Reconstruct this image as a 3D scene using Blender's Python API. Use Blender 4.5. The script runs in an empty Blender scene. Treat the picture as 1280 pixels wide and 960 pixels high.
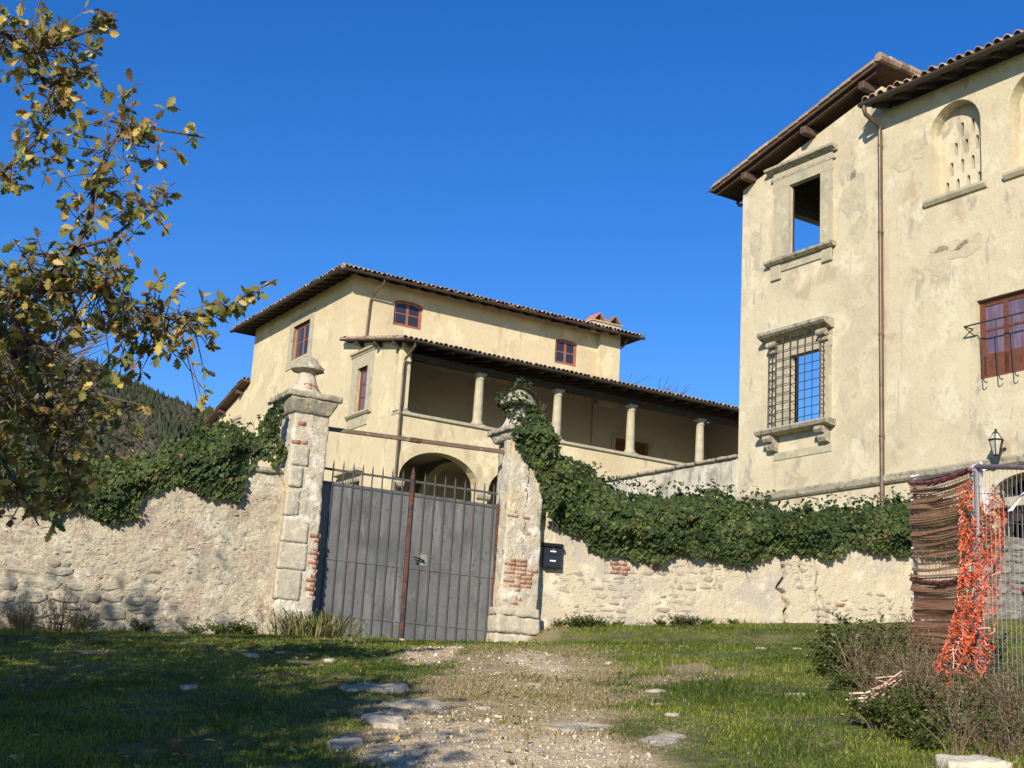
import bpy, bmesh, math, random
import numpy as np
from mathutils import Vector, Matrix

random.seed(7)
RNG = np.random.default_rng(11)
SC = bpy.context.scene
COL = SC.collection
R = math.radians

# ---------------------------------------------------------------- camera
cam = bpy.data.cameras.new('camera')
cam.sensor_width = 36.0
cam.lens = 49.915
cam.clip_start = 0.1
cam.clip_end = 9000.0
cam_o = bpy.data.objects.new('camera', cam)
COL.objects.link(cam_o)
PITCH, ROLL = R(13.98), R(3.377)
_F = Vector((0, math.cos(PITCH), math.sin(PITCH)))
_U0 = Vector((0, -math.sin(PITCH), math.cos(PITCH)))
_R0 = Vector((1, 0, 0))
_RT = _R0 * math.cos(ROLL) + _U0 * math.sin(ROLL)
_UP = _U0 * math.cos(ROLL) - _R0 * math.sin(ROLL)
_m = Matrix((_RT, _UP, -_F)).transposed().to_4x4()
_m.translation = Vector((0, 0, 1.6))
cam_o.matrix_world = _m
SC.camera = cam_o

# ---------------------------------------------------------------- sky, sun, exposure
SUN_AZ, SUN_EL = 195.5, 24.5          # clockwise from +Y, degrees
w = bpy.data.worlds.new('World')
SC.world = w
w.use_nodes = True
nt = w.node_tree
bg = nt.nodes['Background']
sky = nt.nodes.new('ShaderNodeTexSky')
sky.sky_type = 'NISHITA'
sky.sun_disc = False
sky.sun_elevation = R(SUN_EL)
sky.sun_rotation = R(SUN_AZ)
sky.altitude = 400
sky.air_density = 1.0
sky.dust_density = 0.0
sky.ozone_density = 4.0
hs = nt.nodes.new('ShaderNodeHueSaturation')
hs.inputs['Hue'].default_value = .514
hs.inputs['Saturation'].default_value = 1.3
hs.inputs['Value'].default_value = 1.0
nt.links.new(sky.outputs[0], hs.inputs['Color'])
nt.links.new(hs.outputs[0], bg.inputs['Color'])
bg.inputs['Strength'].default_value = 0.134
sd = bpy.data.lights.new('sun', 'SUN')
sd.energy = 5.0
sd.angle = R(0.53)
sd.color = (1.0, 0.92, 0.79)
so = bpy.data.objects.new('sun', sd)
COL.objects.link(so)
_az, _el = R(SUN_AZ), R(SUN_EL)
_to = Vector((math.sin(_az) * math.cos(_el), math.cos(_az) * math.cos(_el), math.sin(_el)))
so.rotation_euler = _to.to_track_quat('Z', 'Y').to_euler()
so.location = (-20, -60, 40)
SC.view_settings.view_transform = 'Standard'
SC.view_settings.look = 'None'
SC.view_settings.exposure = 0.25
SC.cycles.diffuse_bounces = 1
SC.cycles.max_bounces = 6
SC.view_settings.gamma = 1.0

# ---------------------------------------------------------------- noise
_P = np.random.default_rng(3).permutation(256)
_P = np.concatenate([_P, _P, _P])
_V = np.random.default_rng(5).random(256)
def vnoise(x, y, z=0.0, seed=0):
    x, y, z = np.broadcast_arrays(np.asarray(x, float) + seed * 17.3, np.asarray(y, float) - seed * 9.1, np.asarray(z, float) + seed * 3.7)
    xi = np.floor(x).astype(int); yi = np.floor(y).astype(int); zi = np.floor(z).astype(int)
    fx = x - xi; fy = y - yi; fz = z - zi
    fx = fx * fx * (3 - 2 * fx); fy = fy * fy * (3 - 2 * fy); fz = fz * fz * (3 - 2 * fz)
    def h(a, b, c): return _V[_P[(_P[(_P[a & 255] + b) & 255] + c) & 255]]
    r = 0
    for dx in (0, 1):
        for dy in (0, 1):
            for dz in (0, 1):
                r = r + h(xi + dx, yi + dy, zi + dz) * (fx if dx else 1 - fx) * (fy if dy else 1 - fy) * (fz if dz else 1 - fz)
    return r * 2 - 1
def fbm(x, y, z=0.0, seed=0, octv=3):
    r = 0; a = 1.0; s = 1.0
    for i in range(octv):
        r = r + a * vnoise(np.asarray(x) * s, np.asarray(y) * s, np.asarray(z) * s, seed + i); a *= .5; s *= 2.07
    return r
def sstep(a, b, x):
    t = np.clip((np.asarray(x, float) - a) / (b - a), 0, 1); return t * t * (3 - 2 * t)

# ---------------------------------------------------------------- materials
MATS = {}
def mat(name, base, layers=(), rough=.85, bump=(), rnd=0., island=0., metal=0., spec=.25, trans=0., world=False, attr=None):
    """layers: (colour, scale, lo, hi[, stretch]) noise patches; bump: (scale, height in m)."""
    m = bpy.data.materials.new(name); m.use_nodes = True
    MATS[name] = m
    n = m.node_tree.nodes; l = m.node_tree.links
    b = n['Principled BSDF']
    b.inputs['Roughness'].default_value = rough
    b.inputs['Metallic'].default_value = metal
    b.inputs['Specular IOR Level'].default_value = spec
    tc = n.new('ShaderNodeTexCoord')
    co = tc.outputs['Object']
    if world:
        g = n.new('ShaderNodeNewGeometry'); co = g.outputs['Position']
    c = n.new('ShaderNodeRGB'); c.outputs[0].default_value = (*base, 1); cur = c.outputs[0]
    def noise(scale, stretch, det=6, k=0):
        mp = n.new('ShaderNodeMapping'); mp.inputs['Scale'].default_value = stretch
        mp.inputs['Location'].default_value = (k * 3.1, k * 1.7, k * 2.3)
        l.new(co, mp.inputs['Vector'])
        t = n.new('ShaderNodeTexNoise'); t.inputs['Scale'].default_value = scale; t.inputs['Detail'].default_value = det
        t.inputs['Roughness'].default_value = .62
        l.new(mp.outputs[0], t.inputs['Vector']); return t.outputs['Fac']
    for k, ly in enumerate(layers):
        colr, scale, lo, hi = ly[:4]; st = ly[4] if len(ly) > 4 else (1, 1, 1)
        f = noise(scale, st, 7, k + 1)
        mr = n.new('ShaderNodeMapRange'); mr.inputs[1].default_value = lo; mr.inputs[2].default_value = hi
        mr.interpolation_type = 'SMOOTHSTEP'
        l.new(f, mr.inputs[0])
        mx = n.new('ShaderNodeMix'); mx.data_type = 'RGBA'
        l.new(mr.outputs[0], mx.inputs[0]); l.new(cur, mx.inputs[6]); mx.inputs[7].default_value = (*colr, 1)
        cur = mx.outputs[2]
    if attr:
        for an, colr in attr:
            at = n.new('ShaderNodeAttribute'); at.attribute_name = an
            mx = n.new('ShaderNodeMix'); mx.data_type = 'RGBA'
            l.new(at.outputs['Fac'], mx.inputs[0]); l.new(cur, mx.inputs[6])
            f = noise(9, (1, 1, 1), 8, 9)
            rp = n.new('ShaderNodeMix'); rp.data_type = 'RGBA'; l.new(f, rp.inputs[0])
            rp.inputs[6].default_value = (*[x * .55 for x in colr], 1); rp.inputs[7].default_value = (*[x * 1.45 for x in colr], 1)
            l.new(rp.outputs[2], mx.inputs[7]); cur = mx.outputs[2]
    for amt, kind in ((rnd, 'o'), (island, 'i')):
        if amt:
            if kind == 'o': s = n.new('ShaderNodeObjectInfo').outputs['Random']
            else: s = n.new('ShaderNodeNewGeometry').outputs['Random Per Island']
            mr = n.new('ShaderNodeMapRange'); mr.inputs[3].default_value = 1 - amt; mr.inputs[4].default_value = 1 + amt
            l.new(s, mr.inputs[0])
            hv = n.new('ShaderNodeHueSaturation'); l.new(mr.outputs[0], hv.inputs['Value']); l.new(cur, hv.inputs['Color'])
            ms = n.new('ShaderNodeMath'); ms.operation = 'MULTIPLY_ADD'; ms.inputs[1].default_value = 7.31; ms.inputs[2].default_value = .1; l.new(s, ms.inputs[0])
            fr = n.new('ShaderNodeMath'); fr.operation = 'FRACT'; l.new(ms.outputs[0], fr.inputs[0])
            m2 = n.new('ShaderNodeMapRange'); m2.inputs[3].default_value = .5 - amt * .035; m2.inputs[4].default_value = .5 + amt * .035
            l.new(fr.outputs[0], m2.inputs[0]); l.new(m2.outputs[0], hv.inputs['Hue'])
            cur = hv.outputs[0]
    l.new(cur, b.inputs['Base Color'])
    prev = None
    for k, bp in enumerate(bump):
        f = noise(bp[0], bp[2] if len(bp) > 2 else (1, 1, 1), 5, k + 20)
        bn = n.new('ShaderNodeBump'); bn.inputs['Strength'].default_value = 1.0; bn.inputs['Distance'].default_value = bp[1]
        l.new(f, bn.inputs['Height'])
        if prev: l.new(prev, bn.inputs['Normal'])
        prev = bn.outputs[0]
    if prev: l.new(prev, b.inputs['Normal'])
    if trans:
        tr = n.new('ShaderNodeBsdfTranslucent'); l.new(cur, tr.inputs['Color'])
        ms = n.new('ShaderNodeMixShader'); ms.inputs[0].default_value = trans
        out = n['Material Output']
        l.new(b.outputs[0], ms.inputs[1]); l.new(tr.outputs[0], ms.inputs[2]); l.new(ms.outputs[0], out.inputs['Surface'])
    return m

M_WING = mat('wing_plaster', (.595, .51, .34), [((.515, .44, .30), .5, .48, .62), ((.47, .375, .25), .9, .55, .64), ((.655, .575, .40), 1.2, .5, .62), ((.44, .37, .26), 4, .58, .70, (1, 1, .07)), ((.39, .34, .26), 2.0, .575, .66, (1, 1, .45)), ((.57, .475, .31), 6, .5, .62), ((.46, .39, .28), 15, .60, .68)], .9, [(2.2, .02), (14, .008), (70, .003)])
M_HOUSE = mat('house_plaster', (.64, .525, .325), [((.57, .46, .285), .5, .5, .62), ((.73, .61, .385), 1.0, .52, .62), ((.50, .405, .25), 1.7, .57, .66, (1, 1, .4)), ((.60, .49, .29), 5, .52, .62)], .9, [(2, .015), (12, .006)])
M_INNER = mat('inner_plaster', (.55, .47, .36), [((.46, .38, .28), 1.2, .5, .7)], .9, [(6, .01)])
M_STRIM = mat('grey_stone_trim', (.46, .40, .27), [((.36, .32, .23), 2.0, .48, .66), ((.56, .49, .34), 5, .52, .66), ((.30, .27, .20), 9, .6, .7)], .85, [(10, .008), (50, .004)])
M_LICHEN = mat('weathered_stone', (.40, .35, .25), [((.24, .21, .15), 5, .5, .62), ((.55, .50, .38), 9, .55, .66), ((.20, .18, .14), 22, .55, .65)], .9, [(14, .02), (60, .008)])
M_GREYWALL = mat('damp_grey_render', (.56, .50, .38), [((.30, .28, .23), 1.6, .46, .62, (1, 1, .55)), ((.20, .19, .16), 3.5, .56, .68, (1.5, 1, .4)), ((.66, .60, .47), 2.4, .54, .68)], .92, [(5, .02), (40, .006)])
M_COURT = mat('courtyard_render', (.50, .44, .33), [((.28, .26, .21), 1.1, .45, .58, (2, 1, .5))], .92, [(8, .01)])
M_RUBBLE = mat('rubble_mortar', (.52, .445, .31), [((.45, .345, .255), 1.6, .48, .62), ((.62, .555, .415), 3.1, .54, .64), ((.37, .325, .26), 5.5, .54, .64), ((.55, .33, .22), 7, .66, .72), ((.70, .65, .53), 16, .58, .66), ((.34, .29, .22), 26, .6, .68)], .95, [(7, .04), (22, .03), (70, .012)])
M_STONE = mat('wall_stone', (.54, .465, .335), [((.42, .36, .28), 5, .48, .62), ((.70, .64, .52), 9, .54, .66), ((.32, .28, .22), 21, .6, .7)], .92, [(9, .03), (40, .012)], rnd=.22)
M_STONE2 = mat('exposed_cream_stone', (.58, .50, .375), [((.49, .41, .30), 5, .48, .62), ((.68, .61, .48), 9, .54, .66), ((.50, .36, .25), 12, .62, .7)], .92, [(9, .03), (40, .012)], rnd=.12)
M_GREYST = mat('grey_field_stone', (.34, .32, .275), [((.22, .21, .185), 5, .48, .62), ((.46, .44, .39), 9, .55, .66)], .92, [(9, .03), (40, .012)], island=.3)
M_DARKJOINT = mat('dark_wall_joints', (.17, .155, .125), [((.27, .25, .21), 4, .5, .64)], .95, [(9, .04)])
M_RENDER = mat('old_lime_render', (.55, .465, .32), [((.46, .40, .315), 1.2, .46, .62), ((.67, .59, .43), 2.1, .52, .66), ((.56, .41, .29), 3.2, .62, .72), ((.46, .40, .31), 8, .58, .68), ((.74, .68, .56), 14, .6, .68)], .95, [(4, .035), (18, .02), (70, .008)])
M_PIER = mat('pillar_render', (.56, .48, .35), [((.50, .44, .33), 2.4, .48, .62), ((.64, .46, .24), 2.0, .60, .70), ((.74, .69, .57), 4, .53, .64), ((.36, .32, .25), 7, .57, .66), ((.30, .27, .21), 18, .62, .7)], .95, [(5, .04), (20, .022), (70, .008)])
M_QUOIN = mat('quoin_stone', (.49, .43, .315), [((.39, .355, .265), 4, .48, .6), ((.60, .54, .41), 7, .53, .64), ((.34, .30, .23), 15, .58, .68)], .9, [(12, .015), (50, .006)], rnd=.14)
M_BRICK = mat('old_brick', (.37, .165, .10), [((.45, .27, .18), 9, .5, .62), ((.58, .50, .38), 17, .53, .63)], .9, [(25, .012)], rnd=.22)
M_TILE = mat('roof_tile_clay', (.34, .23, .145), [((.25, .18, .12), 3.0, .5, .64), ((.46, .39, .29), 6, .54, .64), ((.22, .20, .15), 11, .58, .68)], .9, [(30, .006)], island=.35)
M_TILEOBJ = mat('edge_tile_clay', (.37, .25, .16), [((.47, .40, .30), 6, .52, .64), ((.22, .20, .15), 11, .56, .68)], .9, [(30, .006)], rnd=.3)
M_TERRA = mat('chimney_terracotta', (.55, .22, .10), [((.42, .28, .18), 7, .5, .65)], .9, [(30, .006)], rnd=.2)
M_WOOD = mat('dark_eaves_wood', (.06, .042, .03), [((.10, .07, .05), 4, .5, .65)], .8, [(30, .004)])
M_REDWOOD = mat('red_brown_verge_wood', (.105, .066, .048), [((.075, .048, .036), 6, .5, .64, (1, 6, 6)), ((.22, .15, .11), 9, .58, .68)], .7, [(30, .004)])
M_FRAME = mat('brown_window_wood', (.17, .062, .035), [((.12, .045, .025), 8, .5, .65)], .5, [(40, .002)])
M_FRAMER = mat('red_brown_window_paint', (.36, .135, .085), [((.27, .10, .06), 8, .5, .65)], .5)
M_GLASS = mat('dark_window_glass', (.035, .035, .045), [], .06, [(1.5, .01)], spec=.5)
M_CURTAIN = mat('pale_curtain', (.62, .58, .58), [((.40, .37, .40), 3, .48, .62, (6, 1, .3))], .8)
M_GLASSV = mat('violet_window_glass', (.13, .09, .125), [((.20, .14, .19), 2, .45, .62, (5, 1, .4))], .1, [], spec=.5)
M_PIPE = mat('brown_downpipe_metal', (.17, .115, .08), [((.11, .08, .06), 3, .5, .65)], .45, [], metal=.35)
M_GUTTER = mat('dark_gutter_metal', (.085, .07, .055), [], .5, [], metal=.3)
M_IRON = mat('dark_wrought_iron', (.045, .035, .03), [((.12, .06, .03), 20, .56, .68)], .6, [(60, .002)])
M_RUSTBAR = mat('rusted_bar', (.15, .058, .038), [((.055, .05, .05), 7, .50, .55), ((.24, .10, .055), 22, .56, .64)], .85, [(60, .004)])
M_BEAM = mat('rusty_tie_beam', (.17, .12, .085), [((.30, .12, .05), 4, .58, .66), ((.26, .22, .17), 9, .55, .65)], .8, [(40, .004)])
M_GATE = mat('grey_painted_steel', (.155, .155, .148), [((.115, .115, .112), 1.2, .46, .62), ((.205, .203, .19), 3.0, .52, .66, (2, 1, .3)), ((.17, .125, .095), 5, .60, .70, (3, 1, .12)), ((.11, .10, .095), 14, .57, .67)], .5, [(1.6, .03), (7, .004), (60, .001)])
M_GATEBAR = mat('grey_gate_bar', (.10, .095, .085), [((.15, .09, .06), 12, .6, .7)], .6)
M_LOCK = mat('pale_lock_plate', (.27, .27, .25), [((.2, .2, .19), 9, .5, .65)], .5)
M_BLACK = mat('black_mailbox_paint', (.014, .014, .017), [], .35, [(40, .001)], spec=.5)
M_WHITE = mat('white_label', (.75, .75, .73), [], .6)
M_LAMPGL = mat('lantern_glass', (.50, .48, .38), [((.35, .33, .27), 20, .5, .6)], .15, spec=.5)
M_GALV = mat('galvanised_post', (.27, .26, .27), [((.19, .18, .19), 12, .5, .65)], .6, [], metal=.3)
M_RAIL = mat('worn_fence_rail', (.22, .17, .165), [((.32, .27, .27), 8, .52, .65)], .55, [], metal=.3)
M_NET = mat('brown_debris_net', (.46, .25, .145), [((.56, .34, .21), 9, .5, .66), ((.42, .22, .13), 20, .56, .68)], .85, trans=.45)
M_NETHEM = mat('dark_red_net_hem', (.20, .07, .055), [((.13, .05, .04), 10, .5, .64)], .8)
M_ORANGE = mat('orange_safety_net', (.90, .19, .075), [((.92, .40, .27), 14, .56, .68)], .55, island=.2, trans=.3)
M_ORPALE = mat('faded_pink_net_cord', (.80, .46, .36), [((.80, .66, .58), 10, .52, .64)], .6, island=.15)
M_TAPEW = mat('white_barrier_tape', (.72, .70, .72), [((.60, .20, .18), 7, .60, .64)], .45)
M_BARK = mat('oak_bark', (.10, .078, .06), [((.17, .14, .11), 10, .5, .65), ((.06, .05, .04), 24, .52, .64)], .9, [(25, .02)])
M_TWIG = mat('grey_brown_twig', (.15, .115, .095), [((.22, .18, .16), 18, .5, .64)], .85)
M_OAK = [mat('oak_leaf_olive', (.26, .235, .055), [((.17, .15, .04), 30, .5, .64)], .55, island=.35, trans=.35),
         mat('oak_leaf_yellow', (.58, .42, .10), [((.58, .46, .18), 30, .5, .64)], .55, island=.3, trans=.35),
         mat('oak_leaf_brown', (.30, .165, .06), [((.28, .17, .08), 30, .5, .64)], .6, island=.35, trans=.3),
         mat('oak_leaf_green', (.19, .225, .06), [], .5, island=.3, trans=.35)]
M_IVY = [mat('ivy_leaf_dark', (.034, .055, .017), [], .62, island=.4, spec=.2, trans=.15),
         mat('ivy_leaf_mid', (.075, .105, .026), [], .62, island=.35, spec=.2, trans=.2),
         mat('ivy_leaf_light', (.14, .16, .05), [], .65, island=.3, spec=.2, trans=.25),
         mat('ivy_leaf_orange', (.30, .13, .04), [], .6, island=.3, trans=.25)]
M_GRASS = [mat('grass_green', (.165, .215, .032), [], .6, island=.35, trans=.4),
           mat('grass_yellowgreen', (.265, .305, .05), [], .6, island=.3, trans=.4),
           mat('grass_dry', (.36, .28, .14), [], .8, island=.3, trans=.25),
           mat('grass_deep', (.10, .15, .025), [], .6, island=.35, trans=.35)]
M_WEED = [mat('dry_weed_brown', (.17, .12, .07), [], .85, island=.35, trans=.15),
          mat('dry_weed_tan', (.30, .235, .14), [], .85, island=.3, trans=.15),
          mat('weed_leaf_green', (.10, .14, .03), [], .6, island=.35, trans=.35)]
M_IRIS = [mat('iris_blade_green', (.16, .20, .05), [], .5, island=.35, trans=.3), mat('iris_blade_straw', (.50, .40, .17), [], .7, island=.3, trans=.25), mat('iris_blade_brown', (.14, .085, .05), [], .8, island=.3)]
M_GROUND = mat('turf_soil', (.12, .13, .042), [((.085, .09, .03), .9, .46, .62), ((.20, .155, .085), 1.7, .52, .62), ((.17, .19, .04), 3.1, .52, .62), ((.13, .105, .06), 7, .55, .65)], .95, [(6, .05), (30, .03)], world=True, attr=(('dry', (.42, .32, .185)), ('gravel', (.60, .475, .31))))
M_PEBBLE = mat('pale_gravel', (.56, .455, .31), [((.68, .61, .49), 20, .5, .64)], .9, island=.4)
M_FLAG = mat('pale_flat_rock', (.43, .36, .26), [((.42, .38, .30), 6, .5, .64), ((.66, .61, .51), 12, .55, .66)], .9, [(14, .02), (60, .008)], rnd=.1)
M_ROCK = mat('cream_block_stone', (.68, .60, .44), [((.56, .48, .35), 9, .5, .64)], .9, [(14, .025), (50, .01)])
M_HILL = mat('hill_soil', (.075, .066, .04), [((.06, .065, .03), .02, .5, .6)], .95, world=True)
M_FOREST = [mat('pine_crown', (.046, .052, .024), [], .9, island=.4), mat('bare_oak_wood', (.085, .07, .042), [], .9, island=.35), mat('olive_wood', (.055, .064, .025), [], .9, island=.35)]
# ---------------------------------------------------------------- builders
def tag(o, label=None, cat=None, group=None, kind=None):
    if label: o['label'] = label
    if cat: o['category'] = cat
    if group: o['group'] = group
    if kind: o['kind'] = kind
    return o
def empty(name, loc, rz=0., label=None, cat=None, group=None):
    o = bpy.data.objects.new(name, None); COL.objects.link(o)
    o.location = loc; o.rotation_euler = (0, 0, rz); o.empty_display_size = .2
    return tag(o, label, cat, group)
def link(name, me, parent=None, loc=None, rot=None, scale=None, kind=None, label=None):
    o = bpy.data.objects.new(name, me); COL.objects.link(o)
    if parent: o.parent = parent
    if loc is not None: o.location = loc
    if rot is not None: o.rotation_euler = rot
    if scale is not None: o.scale = scale
    if kind: o['kind'] = kind
    if label: o['label'] = label
    return o
def np_mesh(name, v, f, mats, mi=None, smooth=False):
    """v (n,3), f (m,k) equal-length faces."""
    v = np.asarray(v, np.float32); f = np.asarray(f, np.int32)
    me = bpy.data.meshes.new(name)
    me.vertices.add(len(v)); me.vertices.foreach_set('co', v.ravel())
    k = f.shape[1]
    me.loops.add(f.size); me.loops.foreach_set('vertex_index', f.ravel())
    me.polygons.add(len(f)); me.polygons.foreach_set('loop_start', np.arange(0, f.size, k, dtype=np.int32))
    me.polygons.foreach_set('loop_total', np.full(len(f), k, np.int32))
    for m in (mats if isinstance(mats, (list, tuple)) else [mats]): me.materials.append(m)
    if mi is not None: me.polygons.foreach_set('material_index', np.asarray(mi, np.int32))
    if smooth: me.polygons.foreach_set('use_smooth', np.ones(len(f), bool))
    me.update(calc_edges=True); me.validate()
    return me
class MB:
    """collects simple shapes in a thing's own coordinates; T maps (along, depth, height) to them."""
    def __init__(s, T=None, dz=0.):
        s.v = []; s.f = []; s.mi = []; s.T = T or (lambda a, d, z: (a, d, z)); s.dz = dz
    def P(s, p):
        q = s.T(*p); return (q[0], q[1], q[2] - s.dz)
    def add(s, vs, fs, m=0):
        n = len(s.v); s.v += [s.P(p) for p in vs]
        for f in fs: s.f.append([i + n for i in f]); s.mi.append(m)
    def box(s, a0, a1, d0, d1, z0, z1, m=0, ch=0.):
        if ch <= 0:
            vs = [(a, d, z) for z in (z0, z1) for d in (d0, d1) for a in (a0, a1)]
            s.add(vs, [(0, 2, 3, 1), (4, 5, 7, 6), (0, 1, 5, 4), (1, 3, 7, 5), (3, 2, 6, 7), (2, 0, 4, 6)], m); return
        lo = (a0, d0, z0); hi = (a1, d1, z1); vs = []; idx = {}
        for c in range(8):
            b = [(c >> k) & 1 for k in range(3)]
            for ax in range(3):
                p = []
                for k in range(3):
                    e = hi[k] if b[k] else lo[k]
                    p.append(e if k == ax else (e - ch if b[k] else e + ch))
                idx[c, ax] = len(vs); vs.append(tuple(p))
        fs = []
        for ax in range(3):
            u, v = [k for k in range(3) if k != ax]
            for sd in (0, 1):
                cs = [(sd << ax), (sd << ax) | (1 << u), (sd << ax) | (1 << u) | (1 << v), (sd << ax) | (1 << v)]
                fs.append([idx[c, ax] for c in cs])
        for c in range(8):
            fs.append([idx[c, 0], idx[c, 1], idx[c, 2]])
            for ax in range(3):
                c2 = c | (1 << ax)
                if c2 != c:
                    u, v = [k for k in range(3) if k != ax]
                    fs.append([idx[c, u], idx[c2, u], idx[c2, v], idx[c, v]])
        s.add(vs, fs, m)
    def prism(s, poly, d0, d1, m=0):
        n = len(poly); vs = [(a, d0, z) for a, z in poly] + [(a, d1, z) for a, z in poly]
        s.add(vs, [list(range(n)), list(range(2 * n - 1, n - 1, -1))] + [[i, (i + 1) % n, n + (i + 1) % n, n + i] for i in range(n)], m)
    def profile(s, pts, a0, a1, m=0):
        """extrude a (depth, height) section along the facade."""
        n = len(pts); vs = [(a0, d, z) for d, z in pts] + [(a1, d, z) for d, z in pts]
        s.add(vs, [list(range(n)), list(range(2 * n - 1, n - 1, -1))] + [[i, (i + 1) % n, n + (i + 1) % n, n + i] for i in range(n)], m)
    def hexa(s, p8, m=0):
        s.add(p8, [(0, 3, 2, 1), (4, 5, 6, 7), (0, 1, 5, 4), (1, 2, 6, 5), (2, 3, 7, 6), (3, 0, 4, 7)], m)
    def tube(s, pts, r, n=8, m=0):
        pts = [Vector(p) for p in pts]; rs = r if isinstance(r, (list, tuple)) else [r] * len(pts)
        vs = []; fs = []
        for i, p in enumerate(pts):
            t = (pts[min(i + 1, len(pts) - 1)] - pts[max(i - 1, 0)]).normalized()
            x = t.cross(Vector((0.13, 0.21, 1)) if abs(t.z) < .9 else Vector((1, 0.2, 0))).normalized(); y = t.cross(x)
            for k in range(n):
                a = 2 * math.pi * k / n; q = p + (x * math.cos(a) + y * math.sin(a)) * rs[i]; vs.append(tuple(q))
        for i in range(len(pts) - 1):
            for k in range(n): fs.append((i * n + k, i * n + (k + 1) % n, (i + 1) * n + (k + 1) % n, (i + 1) * n + k))
        fs.append(list(range(n - 1, -1, -1))); fs.append([(len(pts) - 1) * n + k for k in range(n)])
        s.add(vs, fs, m)
    def lathe(s, prof, c, n=16, m=0, jit=0.):
        vs = []; fs = []
        for r, z in prof:
            for k in range(n):
                a = 2 * math.pi * k / n; j = 1 + random.uniform(-jit, jit)
                vs.append((c[0] + r * j * math.cos(a), c[1] + r * j * math.sin(a), c[2] + z))
        for i in range(len(prof) - 1):
            for k in range(n): fs.append((i * n + k, i * n + (k + 1) % n, (i + 1) * n + (k + 1) % n, (i + 1) * n + k))
        fs.append(list(range(n - 1, -1, -1))); fs.append([(len(prof) - 1) * n + k for k in range(n)])
        s.add(vs, fs, m)
    def mesh(s, name, mats, smooth=False):
        me = bpy.data.meshes.new(name); me.from_pydata(s.v, [], s.f)
        for m in (mats if isinstance(mats, (list, tuple)) else [mats]): me.materials.append(m)
        me.polygons.foreach_set('material_index', s.mi)
        bm = bmesh.new(); bm.from_mesh(me); bmesh.ops.recalc_face_normals(bm, faces=bm.faces); bm.to_mesh(me); bm.free()
        if smooth:
            me.polygons.foreach_set('use_smooth', [True] * len(me.polygons))
            me.set_sharp_from_angle(angle=R(38))
        me.update(); return me
    def build(s, name, mats, parent=None, smooth=False, kind=None, label=None):
        return link(name, s.mesh(name, mats, smooth), parent, kind=kind, label=label)
    def wall(s, a0, a1, z0, z1, d0, d1, holes=(), m=0):
        """a wall slab with openings; holes = (a0, a1, z0, z1, rise of the arched head)."""
        As = sorted({a0, a1, *[h[0] for h in holes], *[h[1] for h in holes]})
        Zs = sorted({z0, z1, *[h[2] for h in holes], *[h[3] for h in holes]})
        As = [a for a in As if a0 <= a <= a1]; Zs = [z for z in Zs if z0 <= z <= z1]
        for i in range(len(As) - 1):
            for j in range(len(Zs) - 1):
                ca = (As[i] + As[i + 1]) / 2; cz = (Zs[j] + Zs[j + 1]) / 2
                if any(h[0] < ca < h[1] and h[2] < cz < h[3] for h in holes): continue
                for d in (d0, d1):
                    s.add([(As[i], d, Zs[j]), (As[i + 1], d, Zs[j]), (As[i + 1], d, Zs[j + 1]), (As[i], d, Zs[j + 1])], [(0, 1, 2, 3)], m)
        def strip(p, q): s.add([(p[0], d0, p[1]), (q[0], d0, q[1]), (q[0], d1, q[1]), (p[0], d1, p[1])], [(0, 1, 2, 3)], m)
        strip((a0, z0), (a0, z1)); strip((a1, z0), (a1, z1)); strip((a0, z1), (a1, z1)); strip((a0, z0), (a1, z0))
        for h in holes:
            x0, x1, y0, y1 = h[:4]; rise = h[4] if len(h) > 4 else 0
            if y0 > z0: strip((x0, y0), (x1, y0))
            strip((x0, y0), (x0, y1 - rise)); strip((x1, y0), (x1, y1 - rise))
            if not rise: strip((x0, y1), (x1, y1)); continue
            N = 16; cx = (x0 + x1) / 2; hw = (x1 - x0) / 2
            cv = [(cx - hw * math.cos(math.pi * k / N), y1 - rise + rise * math.sin(math.pi * k / N)) for k in range(N + 1)]
            for k in range(N):
                strip(cv[k], cv[k + 1]); cr = (x0, y1) if k < N // 2 else (x1, y1)
                for d in (d0, d1): s.add([(cr[0], d, cr[1]), (cv[k][0], d, cv[k][1]), (cv[k + 1][0], d, cv[k + 1][1])], [(0, 1, 2)], m)

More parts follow.
